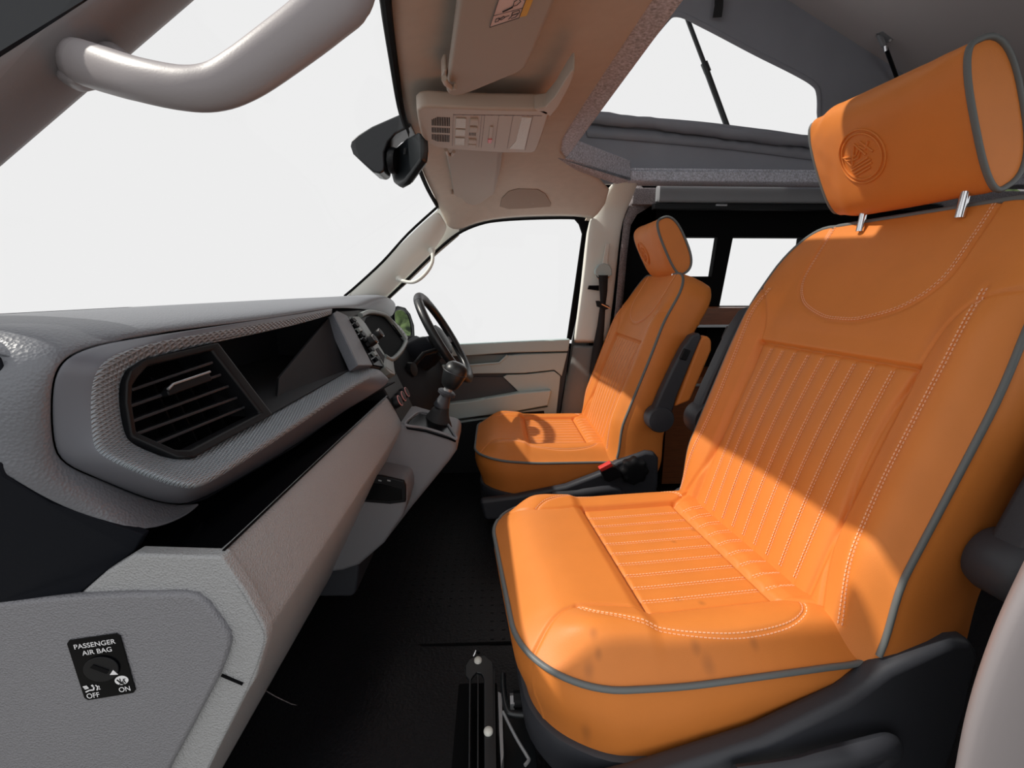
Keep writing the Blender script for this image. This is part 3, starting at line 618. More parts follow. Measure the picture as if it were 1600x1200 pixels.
def build_seat(label, group):
    root = thing('front_seat', label, 'seat', (0, 0, 0), group)
    N = 230; a, b = np.meshgrid(np.linspace(-1, 1, N), np.linspace(-1, 1, N), indexing='ij')
    X, Y = rr_map(a, b, CHX, CHY, lambda px: np.where(px < 0, .15, .05)); X = X+CCX; Z = cushion_z(X, Y)
    bi = border(N); bx, by = X.ravel()[bi], Y.ravel()[bi]; bz = Z.ravel()[bi]
    rings = []; cxm = CCX
    for k, t in enumerate((.04, .12, .3, .5, .7, .85, 1.0)):
        dep = np.where(bx < -.3, .150, .150-.085*smooth(-.30, .05, bx))
        bul = .010*sin(pi*min(t*1.3, 1))-.018*t**1.6*smooth(-.35, -.50, bx)-.012*t
        dx, dy = bx-cxm, by; ln = np.hypot(dx, dy*1.2); rings.append(np.stack([bx+dx/ln*bul, by+dy*1.0/ln*bul*.9, bz-dep*t], 1))
    cu = skin('cushion', X, Y, Z, rings, 'orange', root); last_ring = rings[-1]
    # piping around the cushion top
    sel = [i for i in range(len(bi)) if bx[i] < .05]
    ring = list(zip(bx, by, bz)); st0 = max(range(len(ring)), key=lambda i: (bx[i] > .05)*1)
    order = [i for i in range(len(ring))]
    # start at the rear far corner and run round the front
    k0 = min(order, key=lambda i: abs(bx[i]-.0)+abs(by[i]-CHY)); k1 = min(order, key=lambda i: abs(bx[i]-.0)+abs(by[i]+CHY))
    def walk(i, j, dirn):
        out = []
        while i != j: out.append(i); i = (i+dirn) % len(ring)
        out.append(j); return out
    w1, w2 = walk(k0, k1, 1), walk(k0, k1, -1)
    pth = w1 if min(bx[w1]) < min(bx[w2]) else w2
    pts = [Vector((bx[i], by[i], bz[i]-.002)) for i in pth[::6]]
    cc = Vector((CCX, 0, 0)); pts = [p+Vector(((p.x-CCX), p.y, 0)).normalized()*.0035 for p in pts]
    tube('piping', pts, .0050, 'piping', cu, n=10)
    fl = [[(.092, y), (.322, y)] for y in [-.19+.038*k for k in range(1, 10)]]+[[(.002, y*1.05), (.078, y)] for y in [-.19+.038*k for k in range(1, 10)]]
    f = surf(cpt)
    def off(c, o):
        out = []
        for i in range(len(c)):
            p, q = c[max(i-1, 0)], c[min(i+1, len(c)-1)]; dx, dy = q[0]-p[0], q[1]-p[1]; l = sqrt(dx*dx+dy*dy); out.append((c[i][0]-dy/l*o, c[i][1]+dx/l*o))
        return out
    sts = dashes(fl, f, .0068, .0042, .0016, .0009, .0027)
    sts += dashes([c_dbl, mirr(c_dbl)], f, .0072, .0045, .0019, .0012, .0030)
    joined('stitching', sts, 'thread', cu, smooth=False)['kind'] = 'stuff'
    # backrest
    X2, Y2 = rr_map(a, b, BHT, BHY, lambda px: np.where(px > 0, .11, .04)); T = X2+BCT; YY = Y2*bwa(T); Wd = back_w(T, YY)
    def toxyz(t, y, w_): return np.stack([t*BU.x+w_*BN.x, y, t*BU.z+w_*BN.z], -1)
    G = toxyz(T, YY, Wd); tb, yb, wb_ = T.ravel()[bi], YY.ravel()[bi], Wd.ravel()[bi]; rings = []
    dp = .135+.055*smooth(.60, .0, tb)
    for q, ins in ((.03, -.004), (.15, -.010), (.4, -.012), (.7, -.006), (.93, .004), (1.0, .020)):
        dt, dy = tb-BCT, yb; l = np.hypot(dt, dy); rings.append(toxyz(tb-dt/l*ins*.6, yb-dy/l*ins, wb_-dp*q))
    for q in (.6, .2, .02): rings.append(toxyz(BCT+(tb-BCT)*q, yb*q, wb_-dp-.01*(1-q)))
    bk = skin('backrest', G[..., 0], G[..., 1], G[..., 2], rings, 'orange', root, flip=True)
    k0 = min(order, key=lambda i: abs(tb[i]-.0)+abs(yb[i]-BHY)); k1 = min(order, key=lambda i: abs(tb[i]-.0)+abs(yb[i]+BHY))
    w1, w2 = walk(k0, k1, 1), walk(k0, k1, -1); pth = w1 if max(tb[w1]) > max(tb[w2]) else w2
    pts = []
    for i in pth[::6]:
        q = toxyz(tb[i], yb[i], wb_[i]-.003); cdir = Vector((tb[i]-BCT, yb[i], 0)).normalized()
        pts.append(Vector(q)+BU*cdir.x*.0035+Vector((0, cdir.y*.0035, 0)))
    tube('piping', pts, .0050, 'piping', bk, n=10)
    f = surf(bpt); fl = [[(.03, y), (.452, y)] for y in [-.19+.038*k for k in range(1, 10)]]
    sts = dashes(fl, f, .0068, .0042, .0016, .0009, .0027)
    sts += dashes([b_dbl, mirr(b_dbl)], f, .0072, .0045, .0019, .0012, .0030)+dashes([off(b_U, -.005), off(b_U, -.009)], f, .0066, .004, .0014, .0009, 0)
    joined('stitching', sts, 'thread', bk, smooth=False)['kind'] = 'stuff'
    # headrest
    sec, c, ax, pn = cap_section(); ys = np.concatenate([[-.158, -.156], np.linspace(-.152, .152, 31), [.156, .158]])
    rows = []; rng = random.Random(3)
    for y in ys:
        k = 1+.10*(1-(y/.158)**2); row = []
        e = abs(y)/.158; sh = (1 if e < .985 else .97)*(1-.10*float(smooth(.10, .158, np.array(y))))
        for i, p in enumerate(sec):
            d = p-c; fr = max(float(d@pn)/.05, 0); q = c+d*sh*np.array([1, 1])
            if fr > 0: q = q+pn*(.026*(1-(y/.158)**2))*min(fr*2, 1)
            wr = (.0026 if y > 0 else .001)*(sin(120*d[1]+y*90+3*sin(60*d[0]))+.6*sin(70*d[0]-150*y+2))*smooth(.05, .13, np.array(abs(y)))
            q = q+d/np.linalg.norm(d)*float(wr)*(1 if e < .97 else 0)
            row.append(Vector((q[0], y, q[1])))
        rows.append(row)
    hr = grid('headrest', rows, 'orange', root, solid=0, closed=True, caps=True, sub=1)
    for sgn in (-1, 1):
        tube('piping', [Vector((c[0]+(p[0]-c[0])*(.99 if sgn < 0 else .875), sgn*.157, c[1]+(p[1]-c[1])*(.99 if sgn < 0 else .875))) for p in sec], (.0048 if sgn < 0 else .0036), 'piping', hr, n=10, closed=True)
    # embossed roundel on the front face
    def front(u, v):     # u across, v up, metres from the centre of the front face
        u = u*.78+.018; v = v*.80+.012
        base = c-ax*v; y = u; bulge = .026*(1-(y/.158)**2); vv = .028*(max(1-(abs(v)/.118)**2.8, 0))**.36
        q = base+pn*(vv+bulge*min(vv/.025*1.0, 1)+.0008); return Vector((q[0], y, q[1]))
    def ring_(r): return [front(r*cos(t), r*sin(t)) for t in [2*pi*i/48 for i in range(48)]]
    parts = [tube_data(ring_(.064), .0021, 6, True), tube_data(ring_(.055), .0021, 6, True)]
    for ln in ([(.050, .010), (.022, .006), (.010, .008), (-.004, .026), (-.018, .014), (-.030, .030)], [(.044, .002), (.018, -.002), (.006, .0), (-.006, .016)], [(.048, .010), (.030, -.018), (.020, .006), (.008, .034), (-.016, .002)],
               [(-.008, .036), (-.036, .004)], [(.028, -.018), (-.020, -.006)], [(.034, -.026), (-.026, -.012)], [(.030, -.034), (-.026, -.020)], [(.026, -.041), (-.020, -.030)]):
        d3 = []
        for (u0, v0), (u1, v1) in zip(ln[:-1], ln[1:]):
            d3 += [front(u0+(u1-u0)*k/5, v0+(v1-v0)*k/5) for k in range(5)]
        d3.append(front(*ln[-1])); parts.append(tube_data(d3, .0021, 6))
    joined('embossed_emblem', parts, 'orange', hr)
    for y in (-.12, .075):
        tube('headrest_post', [Vector((.232, y, .70)), Vector((.238, y, .80))], .0075, 'chrome', root, n=14)
    # recliner shields and base trim, both sides
    for sg in (-1, 1):
        y = sg*.305
        prof = [(-.54, -.155), (-.40, -.140), (-.20, -.100), (-.06, -.045), (.00, .000), (.05, .018), (.11, .040), (.145, .036), (.165, .01), (.17, -.10), (.16, -.24), (-.52, -.24)]
        sh = slab('side_shield', [(x, y-sg*.012, z) for x, z in prof], (0, sg*.040, 0), 'seatplastic', root, bevel=.014, seg=4)
        if sg < 0:
            tube('height_lever', catmull([Vector((-.255, y-.045, -.130)), Vector((-.16, y-.052, -.122)), Vector((-.06, y-.055, -.108)), Vector((-.01, y-.05, -.112)), Vector((.018, y-.04, -.14)), Vector((.024, y-.02, -.19))], 4), [.017]*5+[.020]*10+[.018]*6, 'seatplastic', sh, n=12, ry=.7)
        else: pass
        # armrest folded up against the backrest side
        ya = sg*.335
        piv = BU*.22+BN*(-.075 if sg < 0 else -.012)+Vector((0, ya, 0)); up = BU*1.0-BN*.03
        ar = mk('armrest', *arm_mesh(piv, up, BN, sg), 'seatplastic', root, bevel=.009, seg=3)
        lathe('armrest_hinge', piv+Vector((0, -sg*.012, 0)), (0, sg, 0), [(0, .046), (.012, .051), (.055, .051), (.064, .046), (.067, .02)], 'seatplastic', ar, n=32)
        # padded cover behind the moulded arm
        cvp = [piv+up*t+BN*q for t, q in ((.06, -.030), (.10, -.075), (.30, -.068), (.335, -.052), (.345, -.03), (.33, -.008))]
        cv = slab('armrest_pad', [p+Vector((0, -sg*.004, 0)) for p in cvp], (0, sg*.048, 0), 'orange', ar, bevel=.013, seg=4)
        bp_ = piv+up*.255+BN*.022+Vector((0, sg*.040, 0))
        slab('armrest_button', [bp_+up*.02+BN*.012, bp_+up*.02-BN*.014, bp_-up*.02-BN*.014, bp_-up*.02+BN*.012], (0, sg*.012, 0), 'black', ar, bevel=.003)
    bot = last_ring[::10]; cdir = np.stack([bot[:, 0]-CCX, bot[:, 1]], 1); cdir /= np.linalg.norm(cdir, axis=1)[:, None]
    grid('seat_pan', [[Vector((p[0]+c_[0]*o_, p[1]+c_[1]*o_, p[2]+dz)) for p, c_ in zip(bot, cdir)] for o_, dz in ((-.03, .004), (.001, .006), (.010, .002), (.013, -.010), (.006, -.07), (-.01, -.10))], 'seatplastic', root, solid=0, closed=True)
    return root
def arm_mesh(piv, up, nn, sg):
    prof = [(.0, .034), (.03, .040), (.10, .042), (.20, .040), (.28, .036), (.325, .026), (.345, .006), (.335, -.012), (.25, -.014), (.10, -.020), (.0, -.036)]
    vs = [piv+up*t+nn*q for t, q in prof]; n = len(vs); v2 = [p+Vector((0, sg*.045, 0)) for p in vs]
    return vs+v2, [tuple(range(n)), tuple(range(2*n-1, n-1, -1))]+[(i, (i+1) % n, n+(i+1) % n, n+i) for i in range(n)]
seat = build_seat('orange leatherette front seat nearest the camera, tall and slightly turned on its swivel', None)
def copytree(o, parent=None):
    c = o.copy(); COL.objects.link(c)
    if parent is not None: c.parent = parent
    for ch in list(o.children): copytree(ch, c)
    return c
seat2 = copytree(seat)
seat2['label'] = 'orange leatherette driver seat behind the steering wheel, seen beyond the nearer seat'
for s_, (x, y, z), th in ((seat, (.572, .89, .42), radians(6)), (seat2, (.478, 1.965, .335), 0)):
    s_.location = (x, y, 0); s_.rotation_euler = (0, 0, th); s_['group'] = 'orange front seats'
    for ch in s_.children: ch.location.z += z
for ch in seat2.children:
    if ch.name.startswith(('headrest', 'headrest_post')): ch.location.z -= .022; ch.location.x += .018
for o_, z0 in ((seat, .42), (seat2, .335)):
    # pedestal under each seat, standing on the floor
    bsx = box('seat_pedestal', (-.44, -.24, 0), (.10, .24, z0-.15), 'dark', None, bevel=.01)
    bsx.parent = o_
    bsx.location = Vector((-.17, 0, 0))
# faint dark spots on the nearer cushion only
ms_ = M['orange'].copy(); ms_.name = 'spotted_orange_leatherette'; nt = ms_.node_tree; bs = nt.nodes['Principled BSDF']; src = bs.inputs['Base Color'].links[0].from_socket
tcn = nt.nodes.new('ShaderNodeTexCoord'); acc = None
for sx, sy, sr in SPOTS:
    vd = nt.nodes.new('ShaderNodeVectorMath'); vd.operation = 'DISTANCE'; cx_ = nt.nodes.new('ShaderNodeVectorMath'); cx_.operation = 'MULTIPLY'; cx_.inputs[1].default_value = (1, 1, 0)
    nt.links.new(tcn.outputs['Object'], cx_.inputs[0]); nt.links.new(cx_.outputs[0], vd.inputs[0]); vd.inputs[1].default_value = (sx, sy, 0)
    mr = nt.nodes.new('ShaderNodeMapRange'); mr.interpolation_type = 'SMOOTHSTEP'; mr.inputs[1].default_value = 0; mr.inputs[2].default_value = sr; mr.inputs[3].default_value = .30; mr.inputs[4].default_value = 0
    nt.links.new(vd.outputs['Value'], mr.inputs[0])
    if acc is None: acc = mr.outputs[0]
    else:
        mm_ = nt.nodes.new('ShaderNodeMath'); mm_.operation = 'MAXIMUM'; nt.links.new(acc, mm_.inputs[0]); nt.links.new(mr.outputs[0], mm_.inputs[1]); acc = mm_.outputs[0]
mxs = nt.nodes.new('ShaderNodeMixRGB'); mxs.inputs[2].default_value = srgb((105, 62, 40)); nt.links.new(acc, mxs.inputs[0]); nt.links.new(src, mxs.inputs[1]); nt.links.new(mxs.outputs[0], bs.inputs['Base Color'])
for ch in seat.children:
    if ch.name.split('.')[0] == 'cushion': ch.material_slots[0].link = 'OBJECT'; ch.material_slots[0].material = ms_
# recliner knob and buckle of the driver seat
kn = lathe('recliner_knob', (0, 0, 0), (0, -1, 0), [(0, .030), (.004, .052), (.030, .052), (.036, .046), (.038, .030), (.038, .001)], 'black', None, n=64)
for v in kn.data.vertices:
    r = sqrt(v.co.x**2+(v.co.z-.052)**2); a_ = math.atan2(v.co.z-.052, v.co.x)
    if r > .045: k = 1+.07*cos(8*a_); v.co.x *= k; v.co.z = .052+(v.co.z-.052)*k
kn.parent = seat2; kn.location = (.062, -.305-.045, .335-.03-.052)
bkl = thing('belt_buckle', 'black seat belt buckle with red button beside the driver seat cushion', 'buckle', P(950, 738, Y=1.61))
slab('buckle_body', PP([(938, 735), (948, 731), (961, 729), (971, 737), (972, 745), (952, 754), (944, 751)], 1.60), (0, .03, 0), 'black', bkl, bevel=.004)
slab('release_button', PP([(936, 733), (955, 723), (958, 729), (940, 738)], 1.595), (0, .028, 0), 'red', bkl, bevel=.003)
# seat swivel and slider mechanism on the floor in front of the near seat
ms = thing('seat_slider', 'black steel seat slider rails with pale rivets on the floor', 'seat rail', P(760, 1100, Z=.15))
mz = .20
def m3(x, y, z=mz): return P(x, y, Z=z)
slab('rail_plate', [m3(727, 1040), (m3(733, 1030)), m3(744, 1026), m3(757, 1024), m3(770, 1035), m3(771, 1046), m3(774, 1200), m3(775, 1290), m3(757, 1290), m3(756, 1060), m3(752, 1052), m3(745, 1050), m3(738, 1058), m3(735, 1064), m3(728, 1056)], (0, 0, -.006), 'blacksteel', ms, bevel=.0015)
slab('rail_web', [m3(733, 1060), m3(736, 1062), m3(734, 1290), m3(731, 1290)], (0, 0, -.05), 'blacksteel', ms, bevel=.001)
slab('rail_web', [m3(746, 1054), m3(748, 1054), m3(748, 1290), m3(745, 1290)], (0, 0, -.05), 'blacksteel', ms, bevel=.0005)
slab('rail_web', [m3(771, 1044), m3(773, 1048), m3(777, 1290), m3(774, 1290)], (0, 0, -.05), 'blacksteel', ms, bevel=.0005)
slab('rail_web', [m3(778, 1080), m3(784, 1084), m3(787, 1180), m3(783, 1200), m3(780, 1140)], (0, 0, -.05), 'steel', ms, bevel=.0005)
for x, y in ((747, 1033), (763, 1144)):
    p = m3(x, y); lathe('rivet', p, (0, 0, 1), [(0, .0085), (.004, .0085), (.007, .006), (.008, .001)], 'pillar', ms, n=18)
tube('spring_pin', [m3(740, 1024), m3(743, 1017, .21), m3(748, 1020)], .0035, 'chrome', ms)
tube('latch_rod', catmull([m3(786, 1112), m3(805, 1150), m3(824, 1182), m3(826, 1188), m3(820, 1196)], 4), .0030, 'steel', ms)
tube('lever_bar', catmull([m3(786, 1054), m3(787, 1080), m3(792, 1108), m3(802, 1116), m3(840, 1117)], 4), .006, 'blacksteel', ms)
lathe('lock_nut', m3(797, 1096), (1, 0, 0), [(0, .014), (.008, .014)], 'steel', ms, n=6)
lathe('lock_bolt', m3(802, 1094), (1, 0, 0), [(0, .016), (.03, .016), (.034, .012)], 'black', ms, n=8)
slab('base_plate', [m3(786, 1122, .12), m3(832, 1122, .12), m3(850, 1290, .12), m3(786, 1290, .12)], (0, 0, -.008), 'blacksteel', ms, bevel=.002)
box('rail_support', (-.085, .40, 0), (.0, .84, .14), 'dark', ms, bevel=.004)
# ------------------------------------------------------------------ DASHBOARD
N0, FY = .50, 1.26
def lineY(farpx, px): return FY*(772-farpx)/(772-px)
dash = thing('dashboard', 'dark soft-topped dashboard with a wide ribbed decor strip, vents and grey lower panels', 'dashboard', (-.45, 1.4, 0))
# soft top, from the screen base over the crest to the decor strip, with the hood over the instruments
def TB(px, py): return P(px, py, Y=lineY(521, px))
tops = [(.42, None), (.50, P(187, 532, Y=.54)), (.60, TB(225, 524)), (.72, TB(320, 511)), (.90, TB(420, 499)), (1.08, TB(480, 488)), (1.26, P(521, 481, Y=1.26)), (1.42, P(548, 482, Y=1.42)), (1.56, P(566, 484, Y=1.56)), (1.75, P(586, 487, Y=1.75)), (1.95, P(600, 491, Y=1.95)), (2.10, P(606, 494, Y=2.10)), (2.30, P(612, 498, Y=2.30))]
rows = []
for y, b in tops:
    hood = exp(-((y-1.86)/.26)**4); zc = .965+.004*hood
    if b is None: rows.append([V(-1.1, .46, .925), V(-.85, .44, .945), V(-.62, .43, .955), V(-.50, .43, .952), V(-.47, .445, .935), V(-.455, .46, .92)]); continue
    cx = -.60+.11*hood
    rows.append([V(-1.12, y, .925), V(-.85, y, .950), V(cx-.05, y, zc), V(cx+.05, y, zc+.001), V(-.455+.02*hood, y, zc-.003).lerp(b, .3), b])
grid('soft_top', rows, 'soft', dash, solid=.006, sub=2)
# soft near end, wrapping round the strip
ends = [[(300, 515, .67), (285, 497, .72), (200, 500, .72)], [(187, 532, .54), (150, 505, .56), (60, 503, .60)], [(135, 544, .50), (95, 512, .50), (0, 506, .50)], [(100, 560, .47), (55, 545, .455), (-60, 512, .46)], [(84, 587, .462), (40, 585, .445), (-90, 560, .44)], [(80, 630, .462), (38, 635, .44), (-95, 640, .43)],
        [(82, 692, .466), (42, 700, .445), (-70, 700, .43)], [(95, 725, .475), (58, 742, .45), (4, 738, .435)], [(153, 747, .505), (120, 770, .475), (77, 785, .46)], [(230, 781, .555), (190, 800, .505), (150, 812, .485)], [(282, 791, .60), (255, 815, .55), (224, 836, .51)], [(318, 784, .64), (306, 794, .62), (292, 806, .58)]]
grid('soft_end', [PP(r) for r in ends], 'soft', dash, solid=.006, sub=2)
# strip ring: outer, crest, inner
ring = [[(521, 481, 1.26), (521, 484, 1.255), (521, 490, 1.26)], [(460, 492, lineY(521, 460)), (460, 499, lineY(521, 460)-.004), (460, 509, lineY(521, 460))], [(300, 515, .67), (300, 524, .665), (300, 541, .675)], [(187, 532, .54), (205, 545, .54), (217, 563, .57)], [(135, 544, .50), (168, 563, .50), (194, 580, .54)],
        [(100, 560, .47), (155, 582, .49), (187, 596, .535)], [(84, 587, .462), (149, 605, .488), (185, 612, .53)], [(80, 630, .462), (148, 640, .485), (186, 640, .528)], [(82, 692, .466), (152, 688, .482), (195, 686, .525)], [(95, 725, .475), (158, 705, .480), (212, 697, .530)], [(153, 747, .505), (190, 722, .482), (232, 706, .535)],
        [(230, 781, .555), (232, 740, .486), (262, 718, .545)], [(282, 791, .60), (300, 764, .492), (294, 718, .556)], [(322, 778, .64), (330, 750, .53), (330, 703, .605)], [(460, 698, .87), (460, 664, .735), (460, 631, lineY(560, 460))], [(540, 640, 1.09), (540, 608, .99), (520, 596, 1.06)], [(617, 597, 1.26), (594, 576, 1.26), (560, 571, 1.26)]]
R3 = [PP(r) for r in ring]
rows = []
for k, r in enumerate(R3):
    o_, m_, i_ = r; rows.append([o_, o_.lerp(m_, .5)+(m_-V(-.55, m_.y, m_.z)).normalized()*0, o_.lerp(m_, .93), m_.lerp(i_, .07), m_.lerp(i_, .5), i_.lerp(m_, .06), i_, i_+V(-.02, 0, 0)])
dec = grid('decor_strip', rows, 'strip', dash, solid=.003, sub=2)
dec.data.materials.append(M['knurl'])
ncol = 8
for i, p in enumerate(dec.data.polygons):
    r_, c_ = divmod(i, ncol-1)
    if c_ < 2 : p.material_index = 1
# air vent
vp = PP([(194, 580, .54), (217, 563, .57), (334, 537, .722), (420, 649, .76), (294, 718, .556), (268, 718, .545), (195, 686, .525), (186, 632, .528), (187, 600, .533)])
cen = sum(vp, Vector())/len(vp)
vn = (vp[2]-vp[6]).cross(vp[3]-vp[1]).normalized()
if vn.x < 0: vn = -vn
av = thing('air_vent', None, None); av.parent = dash; av.location = -dash.location
def vmk(name, vs, fs, m, parent=None, **k): return mk(name, vs, fs, m, parent or dash, **k)
inn = [p.lerp(cen, .155) for p in vp]; inn[0] = vp[0].lerp(cen, .2); fr1 = [p+vn*.010 for p in vp]; fi1 = [p+vn*.007 for p in inn]; fi2_ = [p-vn*.018 for p in inn]; fo2 = [p-vn*.02 for p in vp]
n = len(vp); q = [fo2, fr1, fi1, fi2_]; vs = sum(q, []); fs = []
for k in range(3):
    for i in range(n): fs.append((k*n+i, k*n+(i+1) % n, (k+1)*n+(i+1) % n, (k+1)*n+i))
bpy.data.objects.remove(av)
vfr = vmk('air_vent', vs, fs, 'black', bevel=.0035, seg=3)
vmk('vent_back', [p-vn*.07 for p in vp]+[p-vn*.01 for p in vp], [tuple(range(n))]+[(i, (i+1) % n, n+(i+1) % n, n+i) for i in range(n)], 'dark', vfr)
for (a, b) in (((207, 609), (333, 566)), ((206, 634), (346, 585)), ((208, 658), (358, 603)), ((214, 678), (371, 621)), ((240, 695), (383, 636))):
    A = P(*a, pl=(np.array((cen-vn*.010)[:]), np.array(vn[:]))); B = P(*b, pl=(np.array((cen-vn*.010)[:]), np.array(vn[:])))
    t = (B-A).normalized(); u = vn.cross(t)
    slab('slat', [A-u*.0020, B-u*.0020, B+u*.0020, A+u*.0020], -vn*.028, 'slat', vfr, bevel=.0008)
for px in (235, 262, 290, 318, 345):
    A = P(px, 590+.0*px, pl=(np.array((cen-vn*.042)[:]), np.array(vn[:]))); B = P(px+45, 690, pl=(np.array((cen-vn*.042)[:]), np.array(vn[:])))
    slab('vane', [A, A+V(0, .003, 0), B+V(0, .003, 0), B], -vn*.02, 'black', vfr, bevel=0)
A = P(262, 612, pl=(np.array((cen)[:]), np.array(vn[:]))); B = P(330, 588, pl=(np.array((cen)[:]), np.array(vn[:]))); t = (B-A).normalized(); u = vn.cross(t)
if u.z < 0: u = -u
tb_ = slab('vent_tab', [A-u*.006, B-u*.006, B+u*.003, B+u*.006, A+t*.01+u*.006, A+u*.001], -vn*.016+vn*.004, 'black', vfr, bevel=.002)
tube('tab_trim', [A+u*.003+vn*.002, A+t*.012+u*.007+vn*.001, B+u*.007+vn*.001], .0018, 'silver', vfr)
# deep pocket beside the vent
iu0, iu1 = P(334, 532, Y=.72), P(521, 490, Y=1.26); il0, il1 = P(420, 649, Y=.76), P(560, 571, Y=1.26)
back_ = [[iu0, V(-.60, .70, .900), V(-.60, .70, .82), il0], [iu1, V(-.60, 1.26, .900), V(-.60, 1.26, .82), il1]]
grid('pocket', back_, 'pocket', dash, solid=.002, smooth=False)
slab('pocket_end', [iu1, il1, V(-.60, 1.26, .80), V(-.60, 1.26, .91)], (0, .01, 0), 'pocket', dash, bevel=0)
slab('pocket_divider', [P(514, 496, Y=1.25), P(559, 571, Y=1.25), P(432, 632, Y=.86), P(436, 592, Y=.88)], (-.01, .012, 0), 'pocket', dash, bevel=.002)
slab('pocket_end', [vp[2], vp[3]+V(0, .0, 0), V(-.60, .74, .80), V(-.60, .74, .91)], (0, -.01, 0), 'pocket', dash, bevel=0)
# gloss black tray over the lower panel
T0, T1 = P(345, 862, Y=.50), P(603, 619, Y=1.26); Tn = P(210, 864, Y=.505)
sd0, sd1 = R3[13][0], R3[-1][0]
rows = []
for t in (0, .25, .5, .75, 1):
    a = T0.lerp(T1, t); b = (Tn+V(0, .0, 0)).lerp(T1+V(-.10, 0, 0), t); rows.append([a+V(.004, 0, .002), a+V(0, 0, -.003), a+V(-.006, 0, -.012), b+V(.01, 0, -.016), b+V(-.14, 0, .0), b+V(-.2, 0, .09)])
tr = grid('tray', rows, 'gloss', dash, solid=.003, smooth=False)
slab('tray_end', [Tn+V(0, .0, .0), T0, T0+V(-.01, .01, -.016), Tn+V(0, .01, -.016)], (0, .004, 0), 'gloss', dash, bevel=.001)
# filler under the strip
rows = []
for k in (10, 11, 12, 13, 14, 15, 16):
    p = R3[k][0]; rows.append([p, p+V(-.05, 0, -.012), p+V(-.16, 0, -.05)])
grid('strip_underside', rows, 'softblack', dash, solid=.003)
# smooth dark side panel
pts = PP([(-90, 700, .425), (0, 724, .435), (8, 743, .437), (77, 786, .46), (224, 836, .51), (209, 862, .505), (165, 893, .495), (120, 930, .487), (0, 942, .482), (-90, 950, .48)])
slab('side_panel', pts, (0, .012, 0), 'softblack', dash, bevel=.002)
# grey lower panel
C0, C1 = P(420, 981, Y=.512), P(629, 664, Y=1.26)
U0 = P(326, 1200, Y=.50); K = V(U0.x, U0.y, U0.z)
def prof(t, y=None):
    a = T0.lerp(T1, t); c = C0.lerp(C1, t); u1 = c+V(-.012, 0, -.030); u2 = V(K.x-.0, c.y, K.z); u3 = V(K.x-.10, c.y, .16)
    return [a+V(-.012, 0, -.010), a, a.lerp(c, .04), a.lerp(c, .5)+V(.003, 0, .002), a.lerp(c, .95), c, c+V(-.003, 0, -.008), u1, u2, u3]
E0 = [p for p in prof(0)]
rows = []
E1 = PP([(200, 866, .50), (345, 868, .493), (348, 874, .488), (385, 925, .486), (414, 978, .486), (418, 990, .486), (416, 1005, .486), (399, 1062, .486), (324, 1205, .486)])+[V(K.x-.1, .486, .16)]
rows.append([p+V(-.004, -.0, -.003) for p in E1])
rows += [prof(t) for t in (.0, .02, .2, .4, .6, .8, .97, 1.0)]
rows[0][0] = E1[0]; 
lowp = grid('lower_panel', rows, 'beige', dash, solid=.003, sub=1)
face = PP([(120, 932), (165, 893), (209, 866), (346, 870), (384, 925), (414, 980), (417, 1000), (399, 1062), (385, 1085), (324, 1205), (290, 1290), (250, 1400), (-60, 1400), (-60, 946), (0, 943)], .488)
slab('end_surround', face, (0, .02, 0), 'beige', dash, bevel=.004, seg=3)
# end cap with the airbag switch
cp = PP([(-90, 958), (0, 943), (60, 937), (120, 932), (200, 929), (285, 928), (305, 932), (322, 945), (345, 975), (356, 992), (358, 1008), (352, 1030), (341, 1058), (300, 1135), (262, 1205), (180, 1380), (-90, 1380)], .480)
slab('end_cap', cp, (0, .012, 0), 'cap', dash, bevel=.005, seg=4)
slab('cap_seam', PP([(345, 1056), (378, 1070), (378, 1071.5), (345, 1057.5)], .4845), (0, .01, 0), 'dark', dash, bevel=0)
LY = .4795
c00, c10, c11, c01 = P(134, 1094, Y=LY), P(214, 1081, Y=LY), P(188, 988, Y=LY), P(104, 1000, Y=LY)
def lab(u, v, d=0): return (c00*(1-u)*(1-v)+c10*u*(1-v)+c11*u*v+c01*(1-u)*v)+V(0, -d, 0)
sw = slab('airbag_switch', [lab(u, v) for u, v in ((.06, 0), (.94, 0), (1, .05), (1, .95), (.94, 1), (.06, 1), (0, .95), (0, .05))], (0, -.0012, 0), 'gloss', dash, bevel=.0006)
def T2(name, s, u, v, h, wsc=1, al='CENTER'): return text(name, s, lambda x, y: lab(u+x*wsc, v+y, .0016), h, 'white', sw, al, .0002)
T2('lettering', 'PASSENGER', .5, .85, .105, 1.42); T2('lettering', 'AIR BAG', .51, .735, .105, 1.42)
T2('lettering', 'OFF', .19, .035, .115, 1.25); T2('lettering', 'ON', .81, .055, .115, 1.25); T2('lettering', '2', .345, .155, .09, 1.1)
kp = [lab(.5+.33*cos(t), .485+.20*sin(t), .0012) for t in [2*pi*i/32 for i in range(32)]]
slab('switch_dial', kp, (0, -.0022, 0), 'black', sw, bevel=.0008)
slab('dial_slot', [lab(u, v, .0036) for u, v in ((.33, .55), (.40, .59), (.66, .46), (.60, .41))], (0, -.0008, 0), 'dark', sw, bevel=.0002)
slab('dial_pointer', [lab(u, v, .0036) for u, v in ((.65, .385), (.80, .37), (.735, .455))], (0, -.0004, 0), 'white', sw, bevel=0, smooth=False)
slab('airbag_symbol', [lab(.80+.13*cos(t), .245+.075*sin(t), .0014) for t in [2*pi*i/24 for i in range(24)]], (0, -.0003, 0), 'white', sw, bevel=0, smooth=False)
sym = []
def ln2(pts, wd, d=.0018):
    return [seg3(lab(*a, d), lab(*b, d), wd, .0003, (0, -1, 0)) for a, b in zip(pts[:-1], pts[1:])]
